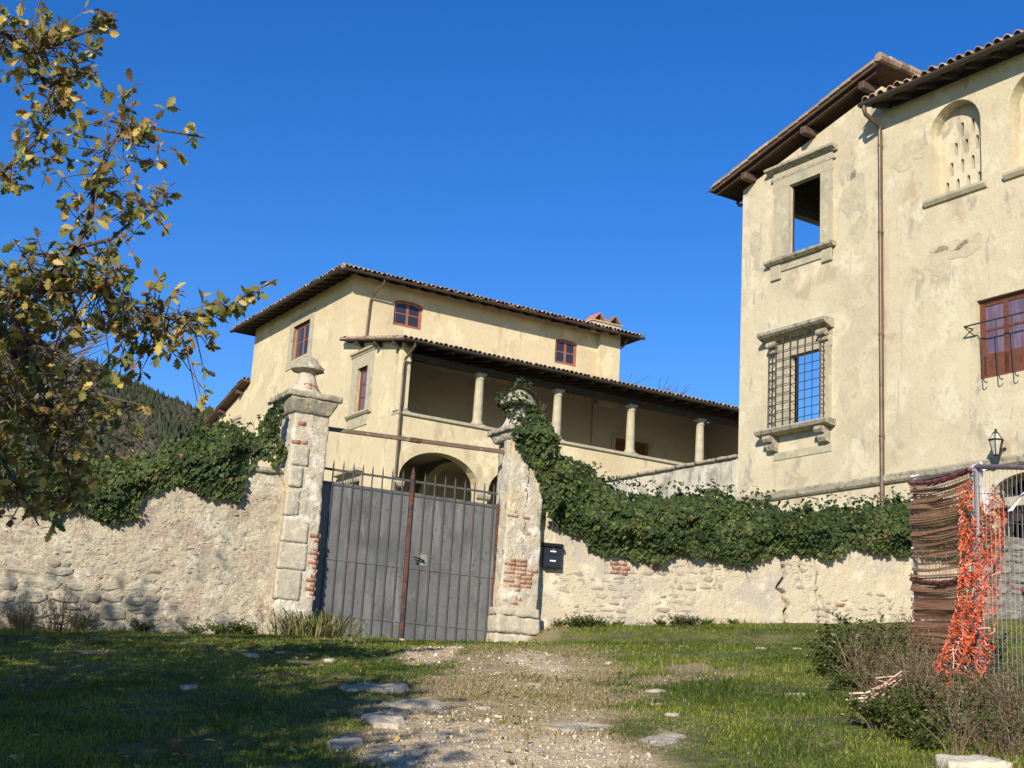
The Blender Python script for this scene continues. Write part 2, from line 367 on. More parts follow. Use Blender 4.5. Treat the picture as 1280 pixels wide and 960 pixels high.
def rough_box(name, mats, x0, x1, y0, y1, z0, z1, res, amp, seed, parent=None, taper=0., dz=0., freq=5., label=None, sub=None, wear_k=.5):
    """a subdivided block whose skin is displaced by noise that is shared along its edges."""
    V = []; F = []; n0 = 0; lo = (x0, y0, z0); hi = (x1, y1, z1)
    for ax in range(3):
        u, v = [k for k in range(3) if k != ax]
        nu = max(1, int(round((hi[u] - lo[u]) / res))); nv = max(1, int(round((hi[v] - lo[v]) / res)))
        U, W = np.meshgrid(np.linspace(lo[u], hi[u], nu + 1), np.linspace(lo[v], hi[v], nv + 1), indexing='ij')
        for sd in (0, 1):
            P = np.zeros((U.size, 3)); P[:, u] = U.ravel(); P[:, v] = W.ravel(); P[:, ax] = hi[ax] if sd else lo[ax]
            I = np.arange(U.size).reshape(U.shape) + n0
            F.append(np.stack([I[:-1, :-1], I[1:, :-1], I[1:, 1:], I[:-1, 1:]], -1).reshape(-1, 4) if (sd ^ (ax == 1)) else np.stack([I[:-1, :-1], I[:-1, 1:], I[1:, 1:], I[1:, :-1]], -1).reshape(-1, 4))
            V.append(P); n0 += U.size
    V = np.concatenate(V); F = np.concatenate(F)
    c = np.array([(x0 + x1) / 2, (y0 + y1) / 2, (z0 + z1) / 2]); hs_ = np.array([(x1 - x0) / 2, (y1 - y0) / 2, (z1 - z0) / 2])
    q = (V - c) / hs_
    ed = np.sort(np.abs(q), 1)
    V0 = V.copy()
    wear = sstep(.82, 1.0, ed[:, 1]) * sstep(.8, 1., ed[:, 2])
    for k in range(3):
        N_ = fbm(V0[:, 0] * freq, V0[:, 1] * freq, V0[:, 2] * freq, seed + 11 * k) + .45 * fbm(V0[:, 0] * freq * 4.3, V0[:, 1] * freq * 4.3, V0[:, 2] * freq * 4.3, seed + 11 * k + 5, 2)
        V[:, k] += amp * N_ - np.sign(q[:, k]) * wear * amp * wear_k * (np.abs(q[:, k]) > .8)
    if taper: 
        t = (V[:, 2] - z0) / (z1 - z0); V[:, 0] = c[0] + (V[:, 0] - c[0]) * (1 - taper * t); V[:, 1] = c[1] + (V[:, 1] - c[1]) * (1 - taper * t)
    if sub is not None: V = sub(V)
    V[:, 2] -= dz
    me = np_mesh(name, V, F, mats)
    bm = bmesh.new(); bm.from_mesh(me); bmesh.ops.remove_doubles(bm, verts=bm.verts, dist=.0005); bmesh.ops.recalc_face_normals(bm, faces=bm.faces); bm.to_mesh(me); bm.free()
    return link(name, me, parent, label=label) if parent else me

def relief(name, mats, parent, x0, x1, nx, zb, zt, nz, disp, thick, dz=0., kind=None):
    X = np.linspace(x0, x1, nx + 1); T = np.linspace(0, 1, nz + 1)
    XX, TT = np.meshgrid(X, T, indexing='ij')
    ZB = zb(XX); ZT = zt(XX); ZZ = ZB + (ZT - ZB) * TT
    Y0 = disp(XX, ZZ); Y1 = thick + .5 * disp(XX + 31, ZZ)
    n = XX.size; I = np.arange(n).reshape(XX.shape)
    V = np.concatenate([np.stack([XX, Y0, ZZ - dz], -1).reshape(-1, 3), np.stack([XX, Y1, ZZ - dz], -1).reshape(-1, 3)])
    def q(a, b, c, d): return np.stack([a, b, c, d], -1).reshape(-1, 4)
    F = [q(I[:-1, :-1], I[1:, :-1], I[1:, 1:], I[:-1, 1:]), q(I[:-1, :-1] + n, I[:-1, 1:] + n, I[1:, 1:] + n, I[1:, :-1] + n),
         q(I[:-1, -1], I[1:, -1], I[1:, -1] + n, I[:-1, -1] + n), q(I[0, :-1], I[0, 1:], I[0, 1:] + n, I[0, :-1] + n), q(I[-1, 1:], I[-1, :-1], I[-1, :-1] + n, I[-1, 1:] + n)]
    me = np_mesh(name, V, np.concatenate(F), mats)
    return link(name, me, parent, kind=kind)

def stone_mesh(seed, n=8):
    """a unit stone face: 1 wide (x), 1 high (z), about .5 deep behind y = 0."""
    r = random.Random(seed); ring = []
    for k in range(n):
        a = 2 * math.pi * (k + .5 + r.uniform(-.22, .22)) / n; c, s_ = math.cos(a), math.sin(a)
        e = 4.0; q = (abs(c) ** e + abs(s_) ** e) ** (-1 / e) * .5 * r.uniform(.86, 1.02)
        ring.append((c * q, s_ * q))
    vs = [(x, .5, z) for x, z in ring] + [(x, .12, z) for x, z in ring] + [(x * .84 + r.uniform(-.02, .02), r.uniform(-.06, .06), z * .82 + r.uniform(-.02, .02)) for x, z in ring] + [(r.uniform(-.1, .1), r.uniform(-.14, 0), r.uniform(-.1, .1))]
    fs = []
    for b in (0, n):
        fs += [(b + k, b + (k + 1) % n, b + n + (k + 1) % n, b + n + k) for k in range(n)]
    fs += [(2 * n + k, 2 * n + (k + 1) % n, 3 * n) for k in range(n)]
    return vs, fs
def stone_templates(m, cnt=12, name='stone'):
    out = []
    for i in range(cnt):
        b = MB(); b.add(*stone_mesh(100 + i)); out.append(b.mesh(name, m))
    return out
def courses(x0, x1, z0f, z1, hmin, hmax, wmin, wmax, rnd):
    """an irregular coursed rubble layout: (x, z, w, h)."""
    out = []; z = 0.
    while True:
        h = rnd.uniform(hmin, hmax); x = x0 + rnd.uniform(-wmax, 0)
        base = z0f(x0) + z
        if base > z1: break
        while x < x1:
            wd = rnd.uniform(wmin, wmax); hh = h * rnd.uniform(.78, 1.08)
            zz = z0f(x + wd / 2) + z + h / 2 + rnd.uniform(-.015, .015)
            if rnd.random() < .16 and h > .12:
                out.append((x + wd / 2, zz - h * .25, wd, h * .5)); out.append((x + wd / 2, zz + h * .25, wd * .96, h * .48))
            else: out.append((x + wd / 2, zz, wd, hh))
            x += wd
        z += h
    return out
def blocks_joined(name, items, m, parent, kind, dz, depth=.12):
    """many small stones joined into one part; items (x, y, z, w, h)."""
    V = []; F = []; n0 = 0
    T = [stone_mesh(300 + i, 6) for i in range(6)]
    for i, (x, y, z, w_, h_) in enumerate(items):
        vs, fs = T[i % 6]
        V += [(x + p[0] * w_, y + p[1] * depth, z - dz + p[2] * h_) for p in vs]
        F += [[k + n0 for k in f] for f in fs]; n0 += len(vs)
    me = bpy.data.meshes.new(name); me.from_pydata(V, [], F); me.materials.append(m); me.update()
    return link(name, me, parent, kind=kind)

# leaves ------------------------------------------------------------
def leaf_instances(tv, tf, pos, axis, nrm, scale):
    """stack copies of a leaf template (x = width, y = along, z = normal)."""
    axis = axis / np.linalg.norm(axis, axis=1, keepdims=True)
    x = np.cross(axis, nrm); x /= np.maximum(np.linalg.norm(x, axis=1, keepdims=True), 1e-6)
    nz = np.cross(x, axis)
    V = pos[:, None, :] + scale[:, None, None] * (tv[None, :, 0:1] * x[:, None, :] + tv[None, :, 1:2] * axis[:, None, :] + tv[None, :, 2:3] * nz[:, None, :])
    F = tf[None] + (np.arange(len(pos)) * len(tv))[:, None, None]
    return V.reshape(-1, 3), F.reshape(-1, tf.shape[1])
def strip_leaf(st, fold=.25, curl=.15):
    v = []; f = []
    for y, hw in st:
        c = curl * y * y
        v += [(-hw, y, hw * fold - c), (0, y, -c), (hw, y, hw * fold - c)]
    for i in range(len(st) - 1):
        a = i * 3; f += [(a, a + 1, a + 4, a + 3), (a + 1, a + 2, a + 5, a + 4)]
    return np.array(v), np.array(f)
OAKLEAF = strip_leaf([(0, .012), (.16, .06), (.27, .20), (.35, .12), (.48, .31), (.57, .17), (.72, .33), (.80, .18), (.92, .17), (1.0, .02)])
OAKLOW = strip_leaf([(0, .02), (.3, .18), (.5, .2), (.72, .3), (1.0, .03)])
IVYLEAF = strip_leaf([(0, .10), (.12, .42), (.38, .48), (.62, .26), (1.0, .01)], .22, .18)
def unit(a): return a / np.maximum(np.linalg.norm(a, axis=1, keepdims=True), 1e-6)
def in_poly(P, x, y):
    c = np.zeros(len(x), bool); n = len(P)
    for i in range(n):
        x0, y0 = P[i]; x1, y1 = P[(i + 1) % n]
        if y0 == y1: continue
        t = ((y0 > y) != (y1 > y)) & (x < (x1 - x0) * (y - y0) / (y1 - y0) + x0); c ^= t
    return c
def poly_dist(P, x, y):
    d = np.full(len(x), 9.); n = len(P)
    for i in range(n):
        a = np.array(P[i]); b = np.array(P[(i + 1) % n]); e = b - a
        t = np.clip(((x - a[0]) * e[0] + (y - a[1]) * e[1]) / max(e @ e, 1e-9), 0, 1)
        d = np.minimum(d, np.hypot(x - a[0] - t * e[0], y - a[1] - t * e[1]))
    return d
# ---------------------------------------------------------------- roof tiles
def coppo(seg=5, r0=.092, r1=.074, ln=.43, th=.016):
    v = []; f = []
    for (r, y, up) in ((r0, 0, .02), (r0 - th, 0, .02), (r1, ln, 0.)):
        for k in range(seg + 1):
            a = math.pi * k / seg; v.append((r * math.cos(a), y, r * math.sin(a) * .92 + up))
    n = seg + 1
    for k in range(seg):
        f += [(k, k + 1, 2 * n + k + 1, 2 * n + k), (k, n + k, n + k + 1, k + 1)]
    return np.array(v), np.array(f)
TV, TF = coppo()
def tile_field(name, parent, O, u, s, nu, ns, mats, pitch=.205, course=.34, dz=0., keep=None, skip_first=False):
    O = np.array(O, float); u = np.array(u, float); s = np.array(s, float); n = np.cross(u, s); n *= np.sign(n[2])
    I, J = np.meshgrid(np.arange(nu), np.arange(1 if skip_first else 0, ns), indexing='ij'); I = I.ravel(); J = J.ravel()
    g = np.random.default_rng(nu * 7 + ns)
    pos = O + u * (I[:, None] * pitch + pitch / 2) + s * (J[:, None] * course)
    if keep is not None:
        k = keep(pos); pos = pos[k]; I = I[k]
    m = len(pos)
    pos = pos + u * g.normal(0, .008, m)[:, None] + s * g.normal(0, .016, m)[:, None] + n * np.abs(g.normal(0, .008, m))[:, None]
    axis = s + u * g.normal(0, .03, m)[:, None]
    nn = np.repeat(n[None], m, 0) + u * g.normal(0, .05, m)[:, None]
    V, F = leaf_instances(TV, TF, pos, axis, nn, g.uniform(.96, 1.05, m))
    V[:, 2] -= dz
    return link(name, np_mesh(name, V, F, mats, smooth=False), parent, kind='stuff')

# ---------------------------------------------------------------- ground
def ground_f(y):
    return np.interp(y, [-400, -60, 0, 5, 9, 12, 16, 20, 22.5, 23.5, 30, 50, 80, 200, 500, 900, 1500, 2600],
                     [-30, -6, 0, .7, 1.42, 1.95, 2.53, 2.86, 2.96, 3.06, 4.2, 7.0, 9.5, 14, 30, 60, 100, 140])
def ground_h(x, y):
    x = np.asarray(x, float); y = np.asarray(y, float)
    fade = np.clip(y / 12, 0, 1) * np.clip(1 - (y - 24) / 30, 0, 1)
    t = np.where(x > 0, .055, .030) * np.clip(x, -12, 14)
    return ground_f(y) + t * fade + .26 * sstep(.25, 1.0, x) * sstep(21.6, 23.2, y) * np.clip(1 - (y - 26) / 20, 0, 1)
def masks(x, y):
    """bare track of dry grass and pale gravel, worn by wheels: dry, gravel in 0..1"""
    n1 = fbm(x * 1.1, y * 1.1, 0, 2, 4); n2 = fbm(x * 3.3, y * 3.3, 0, 9, 4)
    cx = .12 + .03 * (y - 9); wdt = 1.25 - .04 * np.clip(y - 9, 0, 20)
    d = np.abs(x - cx) / wdt + .28 * n1 + .16 * n2
    dry = sstep(1.0, .55, d) * sstep(20.5, 14.0, y)
    tl = np.exp(-((x + .72) / .30) ** 2) * np.exp(-((y - 15.6) / 1.5) ** 2)
    tr = np.exp(-((x - .42 - .05 * (15 - y)) / .30) ** 2) * np.exp(-((y - 15.0) / 2.0) ** 2)
    g2 = sstep(.35, .75, tl * 1.15 + .3 * n2) + sstep(.35, .75, tr * 1.1 + .3 * n2)
    g1 = sstep(.85, .35, np.abs(x - .1) / 1.15 + .35 * n1 + .22 * n2) * sstep(11.6, 9.6, y + .6 * n1)
    dry = np.clip(np.maximum(dry, g2) + .6 * sstep(.30, .75, fbm(x * .8, y * .55, 0, 95, 3)), 0, 1)
    return dry, np.clip(g1 + .75 * g2, 0, 1)
def relief_h(x, y):
    near = np.clip(1 - (np.hypot(x, y - 14) - 14) / 20, 0, 1)
    return near * (.035 * fbm(x * .9, y * .9, 0, 4, 4) + .012 * fbm(x * 5, y * 5, 0, 8, 2))
def ground_z(x, y): return ground_h(x, y) + relief_h(x, y)
def axis_pts(fine0, fine1, step, lo, hi):
    p = list(np.arange(fine0, fine1 + 1e-6, step)); s = step
    while p[-1] < hi: s *= 1.22; p.append(p[-1] + s)
    s = step
    while p[0] > lo: s *= 1.22; p.insert(0, p[0] - s)
    return np.array(p)
gx = axis_pts(-9, 8, .075, -2600, 2600); gy = axis_pts(6, 25, .085, -400, 2500)
GX, GY = np.meshgrid(gx, gy, indexing='ij')
GZ = ground_z(GX, GY)
I = np.arange(GX.size).reshape(GX.shape)
gm = np_mesh('ground', np.stack([GX, GY, GZ], -1).reshape(-1, 3), np.stack([I[:-1, :-1], I[1:, :-1], I[1:, 1:], I[:-1, 1:]], -1).reshape(-1, 4), M_GROUND, smooth=True)
dry, grav = masks(GX.ravel(), GY.ravel())
for an, arr in (('dry', dry), ('gravel', grav)):
    at = gm.attributes.new(an, 'FLOAT', 'POINT'); at.data.foreach_set('value', arr.astype(np.float32))
link('ground', gm, kind='structure')

# ---------------------------------------------------------------- the loggia house
HX, HY, HA, HB = -4.03, 49.84, R(30.85), 6.2
house = empty('farm_house', (HX, HY, HB), HA, 'cream plastered house with a columned upper loggia, dark eaves and brown windows behind the gate', 'house')
TL = lambda a, d, z: (a, d, z)                 # loggia front
TE = lambda a, d, z: (d, a, z)                 # short left face (a runs along local y)
TU = lambda a, d, z: (a, 4.98 + d, z)          # set-back upper front
def mb(T): return MB(T, HB)
ARCH = [(.20 + 3.72 * k, 3.50 + 3.72 * k, 6.0, 11.49, 1.12) for k in range(5)]
b = mb(TL); b.wall(0, 18.9, 6.0, 12.66, 0, .45, ARCH); b.build('loggia_wall', M_HOUSE, house)
b = mb(TL); b.box(-.02, 18.2, -.09, .52, 12.66, 12.78, ch=.02); b.build('loggia_sill', M_STRIM, house)
# archivolts, a proud band over every arch that meets the next one in a V
b = mb(TL)
for (x0, x1, z0, z1, rise) in ARCH:
    cx = (x0 + x1) / 2; hw = (x1 - x0) / 2; N = 18
    pi_ = []; po = []
    for k in range(N + 1):
        t = math.pi * k / N; c_, s_ = math.cos(t), math.sin(t)
        pi_.append((cx - hw * c_, z1 - rise + rise * s_)); po.append((min(max(cx - (hw + .34) * c_, x0 - .209), x1 + .209), z1 - rise + (rise + .42) * s_))
    for k in range(N):
        b.hexa([(pi_[k][0], -.045, pi_[k][1]), (pi_[k + 1][0], -.045, pi_[k + 1][1]), (po[k + 1][0], -.045, po[k + 1][1]), (po[k][0], -.045, po[k][1]),
                (pi_[k][0], .03, pi_[k][1] + .003), (pi_[k + 1][0], .03, pi_[k + 1][1] + .003), (po[k + 1][0], .03, po[k + 1][1]), (po[k][0], .03, po[k][1])])
b.build('archivolt', M_HOUSE, house)
cap_me = None
for k in range(6):
    x = -.01 + 3.72 * k
    b = mb(TL); b.profile([(-.03, 10.02), (-.10, 10.08), (-.14, 10.18), (-.14, 10.24), (-.03, 10.24)], x - .28, x + .28) if k else b.profile([(-.03, 10.02), (-.10, 10.08), (-.14, 10.18), (-.14, 10.24), (-.03, 10.24)], 0.01, .40)
    b.build('pier_capital', M_STRIM, house)
# short left face
b = mb(TE); b.wall(0.45, 4.98, 6.0, 15.2, .003, .45, [(2.72, 4.32, 8.4, 10.55), (2.84, 3.74, 13.24, 15.03)])
b.prism([(0.0, 15.2), (4.98, 15.2), (4.98, 16.35), (0.0, 15.34)], .003, .45); b.prism([(0.0, 12.79), (.36, 12.79), (.36, 15.19), (0, 15.19)], .004, .36)
b.build('loggia_end_wall', M_HOUSE, house)
b = mb(TE); b.wall(4.981, 15.4, 6.0, 19.2, 0, .45, [(8.95, 10.72, 16.72, 18.24)]); b.build('side_wall', M_HOUSE, house)
UW = [(1.92, 3.24, 17.5, 18.62, .16), (9.74, 10.9, 17.38, 18.52, .16)]
b = mb(TU); b.wall(.45, 13.0, 16.0, 19.2, .002, .45, UW); b.build('upper_front_wall', M_HOUSE, house)
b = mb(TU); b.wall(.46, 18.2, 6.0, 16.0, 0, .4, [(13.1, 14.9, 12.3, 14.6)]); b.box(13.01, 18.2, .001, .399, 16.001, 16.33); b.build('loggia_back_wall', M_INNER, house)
b = mb(TU); b.box(12.75, 12.998, .46, 10.0, 6.0, 19.2); b.build('far_side_wall', M_HOUSE, house)
b = mb(TU); b.box(.46, 12.74, 10.0, 10.42, 6.0, 19.2); b.build('rear_wall', M_HOUSE, house)
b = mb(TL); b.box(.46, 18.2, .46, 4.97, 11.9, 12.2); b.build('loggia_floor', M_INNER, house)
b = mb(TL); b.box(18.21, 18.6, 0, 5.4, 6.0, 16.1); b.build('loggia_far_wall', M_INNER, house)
for k in range(5):                               # transverse ribs of the vaulted arcade ceiling
    x = 3.71 + 3.72 * k; N = 10; b = mb(TL)
    for j in range(N):
        t0, t1 = math.pi * j / N, math.pi * (j + 1) / N; f = lambda t: (2.7 - 2.2 * math.cos(t), 10.3 + 1.45 * math.sin(t))
        (ya, za), (yb, zb) = f(t0), f(t1)
        b.hexa([(x - .2, ya, za), (x + .2, ya, za), (x + .2, yb, zb), (x - .2, yb, zb), (x - .2, ya, 11.9), (x + .2, ya, 11.9), (x + .2, yb, 11.9), (x - .2, yb, 11.9)])
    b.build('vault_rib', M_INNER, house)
# columns
prof = [(.19, 0), (.24, .01), (.24, .10), (.20, .13), (.185, .17), (.178, .6), (.172, 1.1), (.155, 1.66), (.155, 1.70), (.18, 1.73), (.18, 1.77), (.155, 1.79), (.185, 1.86), (.185, 1.9)]
b = MB(); b.lathe(prof, (0, 0, 0), 20); b.box(-.27, .27, -.22, .22, -.03, .02, ch=.01); b.box(-.195, .195, -.195, .195, 1.9, 1.99, ch=.012)
cme = b.mesh('column', M_STRIM, True)
for k in range(6): link('column', cme, house, (-.0 + .22 if k == 0 else 3.40 + 3.52 * (k - 1), .2, 12.815 - HB))
b = mb(TL); b.box(.38, 18.2, .06, .36, 14.80, 15.02); b.build('architrave_beam', M_WOOD, house)
SL = .205                                         # loggia roof slope
b = mb(TL); b.hexa([(-.36, -.66, 15.22), (18.4, -.66, 15.22), (18.4, 4.975, 15.22 + SL * 5.635), (-.36, 4.975, 15.22 + SL * 5.635),
                    (-.36, -.66, 15.28), (18.4, -.66, 15.28), (18.4, 4.975, 15.28 + SL * 5.635), (-.36, 4.975, 15.28 + SL * 5.635)])
lroof = b.build('loggia_roof', M_WOOD, house)
nrm = math.hypot(1, SL)
tile_field('roof_tiles', lroof, (-.36, -.70, 15.30), (1, 0, 0), (0, 1 / nrm, SL / nrm), 92, 17, M_TILE, dz=HB)
b = MB(dz=HB); b.hexa([(-.34, -.69, 15.282), (18.4, -.69, 15.282), (18.4, 4.97, 15.284 + SL * 5.635), (-.34, 4.97, 15.284 + SL * 5.635), (-.34, -.69, 15.31), (18.4, -.69, 15.31), (18.4, 4.97, 15.315 + SL * 5.635), (-.34, 4.97, 15.315 + SL * 5.635)])
b.build('channel_tiles', M_TILE, lroof)
rb = MB(); rb.hexa([(-.05, -.62, -.14), (.05, -.62, -.14), (.05, 4.97, -.14 + SL * 5.59), (-.05, 4.97, -.14 + SL * 5.59), (-.05, -.62, -.012), (.05, -.62, -.012), (.05, 4.97, -.012 + SL * 5.59), (-.05, 4.97, -.012 + SL * 5.59)])
rme = rb.mesh('rafter', M_WOOD)
for k in range(24): link('rafter', rme, house, (.2 + k * .78, 0, 15.228 - HB))
for y in (.12, 1.75, 3.4):                        # three bracket ends under the verge
    b = MB(dz=HB); z = 15.22 + SL * (y + .66); b.hexa([(-.34, y, z - .16), (.002, y, z - .22), (.002, y + .12, z - .2), (-.34, y + .12, z - .14), (-.34, y, z - .03), (.002, y, z - .03), (.002, y + .12, z - .006), (-.34, y + .12, z - .006)])
    b.build('verge_bracket', M_WOOD, house)
def gutter(T, a0, a1, d, z, r, parent, m, dz, name='gutter'):
    b = MB(T, dz); N = 7
    for k in range(N):
        t0, t1 = math.pi * (1 + k / N), math.pi * (1 + (k + 1) / N)
        p = [(d + rr * math.cos(t), z + rr * math.sin(t)) for rr, t in ((r, t0), (r, t1), (r - .012, t1), (r - .012, t0))]
        b.profile(p, a0, a1)
    b.box(a0 - .006, a0, d - r, d + r, z - r * .8, z); b.box(a1, a1 + .006, d - r, d + r, z - r * .8, z)
    return b.build(name, m, parent)
gutter(TL, -.38, 18.3, -.76, 15.27, .085, house, M_GUTTER, HB)
b = mb(TL); b.tube([(.12, -.74, 15.19), (.12, -.70, 15.06), (.10, -.40, 14.86), (.07, -.13, 14.70), (.06, -.09, 14.5), (.04, -.09, 6.0)], .05, 10); b.build('downpipe', M_PIPE, house, True)
# upper hipped roof
ez = 19.06; ov = .82; X0, X1, Y0, Y1 = -ov, 13.0 + ov, 4.98 - ov, 15.4 + ov; pit = .30
hy = (Y1 - Y0) / 2; rz_ = ez + pit * hy; ym = (Y0 + Y1) / 2
b = MB(dz=HB)
top = [(X0, Y0, ez), (X1, Y0, ez), (X1, Y1, ez), (X0, Y1, ez), (X0 + hy, ym, rz_), (X1 - hy, ym, rz_)]
b.add(top + [(x, y, z + .07) for x, y, z in top], [(0, 1, 5, 4), (1, 2, 5), (2, 3, 4, 5), (3, 0, 4), (6, 7, 11, 10), (7, 8, 11), (8, 9, 10, 11), (9, 6, 10), (0, 1, 7, 6), (1, 2, 8, 7), (2, 3, 9, 8), (3, 0, 6, 9)])
uroof = b.build('hipped_roof', M_WOOD, house)
nn = math.hypot(1, pit)
tile_field('roof_tiles', uroof, (X0, Y0 - .05, ez + .08), (1, 0, 0), (0, 1 / nn, pit / nn), 71, 19, M_TILE, dz=HB, keep=lambda p: (p[:, 0] - X0 > (p[:, 1] - Y0) * 1.0) & (X1 - p[:, 0] > (p[:, 1] - Y0)) & (p[:, 1] < ym))
tile_field('roof_tiles', uroof, (X0 - .05, Y1, ez + .08), (0, -1, 0), (1 / nn, 0, pit / nn), 59, 19, M_TILE, dz=HB, keep=lambda p: (p[:, 1] - Y0 > p[:, 0] - X0) & (Y1 - p[:, 1] > p[:, 0] - X0))
b = MB(dz=HB)
for A, B in (((X0, Y0, ez + .11), (X0 + hy, ym, rz_ + .11)), ((X1, Y0, ez + .11), (X1 - hy, ym, rz_ + .11)), ((X0 + hy, ym, rz_ + .11), (X1 - hy, ym, rz_ + .11)), ((X0, Y1, ez + .11), (X0 + hy, ym, rz_ + .11))):
    A = Vector(A); B = Vector(B); N = 20
    for k in range(N):
        p = A.lerp(B, k / N); q = A.lerp(B, (k + 1.15) / N); b.tube([p, q], [.11, .085], 7)
b.build('ridge_tiles', M_TILE, uroof, kind='stuff')
gutter(lambda a, d, z: (a, d, z), X0, X1, Y0 - .07, ez + .02, .08, house, M_GUTTER, HB)
gutter(lambda a, d, z: (d, a, z), Y0, Y1, X0 - .07, ez + .02, .08, house, M_GUTTER, HB)
r2 = MB(); r2.hexa([(-.05, 0, -.13), (.05, 0, -.13), (.05, .84, -.13 + .25), (-.05, .84, .12), (-.05, 0, -.012), (.05, 0, -.012), (.05, .84, .237), (-.05, .84, .237)])
r2m = r2.mesh('rafter', M_WOOD)
for k in range(19): link('rafter', r2m, house, (X0 + .6 + k * .7, Y0 + .02, ez - HB))
for k in range(15): link('rafter', r2m, house, (X0 + .02, Y0 + 1.2 + k * .7, ez - HB), (0, 0, -math.pi / 2))
b = mb(TU); b.tube([(1.0, -.86, 18.98), (1.0, -.8, 18.85), (.9, -.4, 18.6), (.82, -.1, 18.4), (.8, -.07, 18.2), (.74, -.07, 16.55)], .045, 10); b.build('downpipe', M_PIPE, house, True)
b = mb(TU); b.tube([(13.15, -.5, 18.95), (13.12, -.3, 18.7), (13.06, -.05, 18.55), (13.05, -.05, 16.9)], .045, 10); b.build('downpipe', M_PIPE, house, True)
# chimney
b = mb(TU); b.box(11.92, 12.99, -.24, .0, 15.9, 19.3); b.build('chimney_breast', M_HOUSE, house)
b = mb(TU); b.box(11.42, 12.95, -.30, .42, 19.1, 19.56, ch=.02); b.box(11.36, 13.01, -.36, .48, 19.56, 19.62, ch=.015)
ch = b.build('chimney', M_RENDER, house)
for x, flip in ((11.78, 0), (12.62, 1)):
    b = mb(TU); w_ = .30
    for sgn in (-1, 1):
        b.hexa([(x + sgn * w_, -.34, 19.62), (x + sgn * w_, .46, 19.62), (x, .46, 19.95), (x, -.34, 19.95), (x + sgn * (w_ + .05), -.34, 19.64), (x + sgn * (w_ + .05), .46, 19.64), (x + sgn * .01, .46, 20.0), (x + sgn * .01, -.34, 20.0)])
    if not flip: b.box(x - .25, x + .25, -.12, .12, 19.62, 19.76)
    b.build('chimney_cap', M_TILEOBJ if flip else M_TERRA, ch)
# windows of the house
def casement(T, dz, parent, x0, x1, z0, z1, d, fm, gm_, rows=2, leaves=2, fw=.075, rise=0., name='window', panel=None, cm=None):
    b = MB(T, dz); fr = None
    b.box(x0, x0 + fw, d, d + .07, z0, z1 - rise * .3); b.box(x1 - fw, x1, d, d + .07, z0, z1 - rise * .3)
    b.box(x0 + fw, x1 - fw, d + .001, d + .069, z0, z0 + fw)
    if rise:
        N = 8
        for k in range(N):
            f = lambda t: (x0 + (x1 - x0) * t, z1 - rise + rise * math.sin(math.pi * t) + .01)
            (xa, za), (xb, zb) = f(k / N), f((k + 1) / N)
            b.hexa([(xa, d + .002, za - fw * 1.3), (xb, d + .002, zb - fw * 1.3), (xb, d + .072, zb - fw * 1.3), (xa, d + .072, za - fw * 1.3), (xa, d + .002, za), (xb, d + .002, zb), (xb, d + .072, zb), (xa, d + .072, za)])
    else: b.box(x0 + fw, x1 - fw, d + .001, d + .069, z1 - fw, z1)
    lw = (x1 - x0 - 2 * fw) / leaves
    for i in range(leaves):
        a0 = x0 + fw + i * lw + .002; a1 = a0 + lw - .004; s = .05
        b.box(a0, a0 + s, d + .01, d + .055, z0 + fw, z1 - fw); b.box(a1 - s, a1, d + .01, d + .055, z0 + fw, z1 - fw)
        b.box(a0 + s, a1 - s, d + .011, d + .054, z0 + fw, z0 + fw + s); b.box(a0 + s, a1 - s, d + .011, d + .054, z1 - fw - s, z1 - fw)
        if panel: b.box(a0 + s, a1 - s, d + .02, d + .045, z0 + fw + s, panel); b.box(a0 + s, a1 - s, d + .008, d + .054, panel, panel + .07)
    w_ = b.build(name, fm, parent)
    for i in range(leaves):
        a0 = x0 + fw + i * lw + .052; a1 = a0 + lw - .104
        zz0 = (panel + .07) if panel else z0 + fw + .05; zz1 = z1 - fw - .05; hgt = (zz1 - zz0) / rows
        for r_ in range(rows):
            if r_: 
                m_ = MB(T, dz); m_.box(a0, a1, d + .014, d + .05, zz0 + r_ * hgt - .02, zz0 + r_ * hgt + .02); m_.build('muntin', fm, w_)
            p = MB(T, dz); p.box(a0, a1, d + .03, d + .036, zz0 + r_ * hgt + (.02 if r_ else 0), zz0 + (r_ + 1) * hgt - (.02 if r_ < rows - 1 else 0)); p.build('pane', gm_, w_)
    if cm:
        p = MB(T, dz); p.box(x0 + fw, x1 - fw, d + .16, d + .18, z0 + fw, z1 - fw); p.build('curtain', cm, w_)
    return w_
for (x0, x1, z0, z1, rise) in UW: casement(TU, HB, house, x0, x1, z0, z1, .10, M_FRAMER, M_GLASS, rise=rise, fw=.085)
casement(TE, HB, house, 8.95, 10.72, 16.72, 18.24, .12, M_FRAMER, M_GLASS, rows=2, fw=.09, cm=M_CURTAIN)
casement(TE, HB, house, 2.84, 3.74, 13.24, 15.03, .12, M_FRAME, M_GLASSV, rows=3, leaves=1, fw=.09)
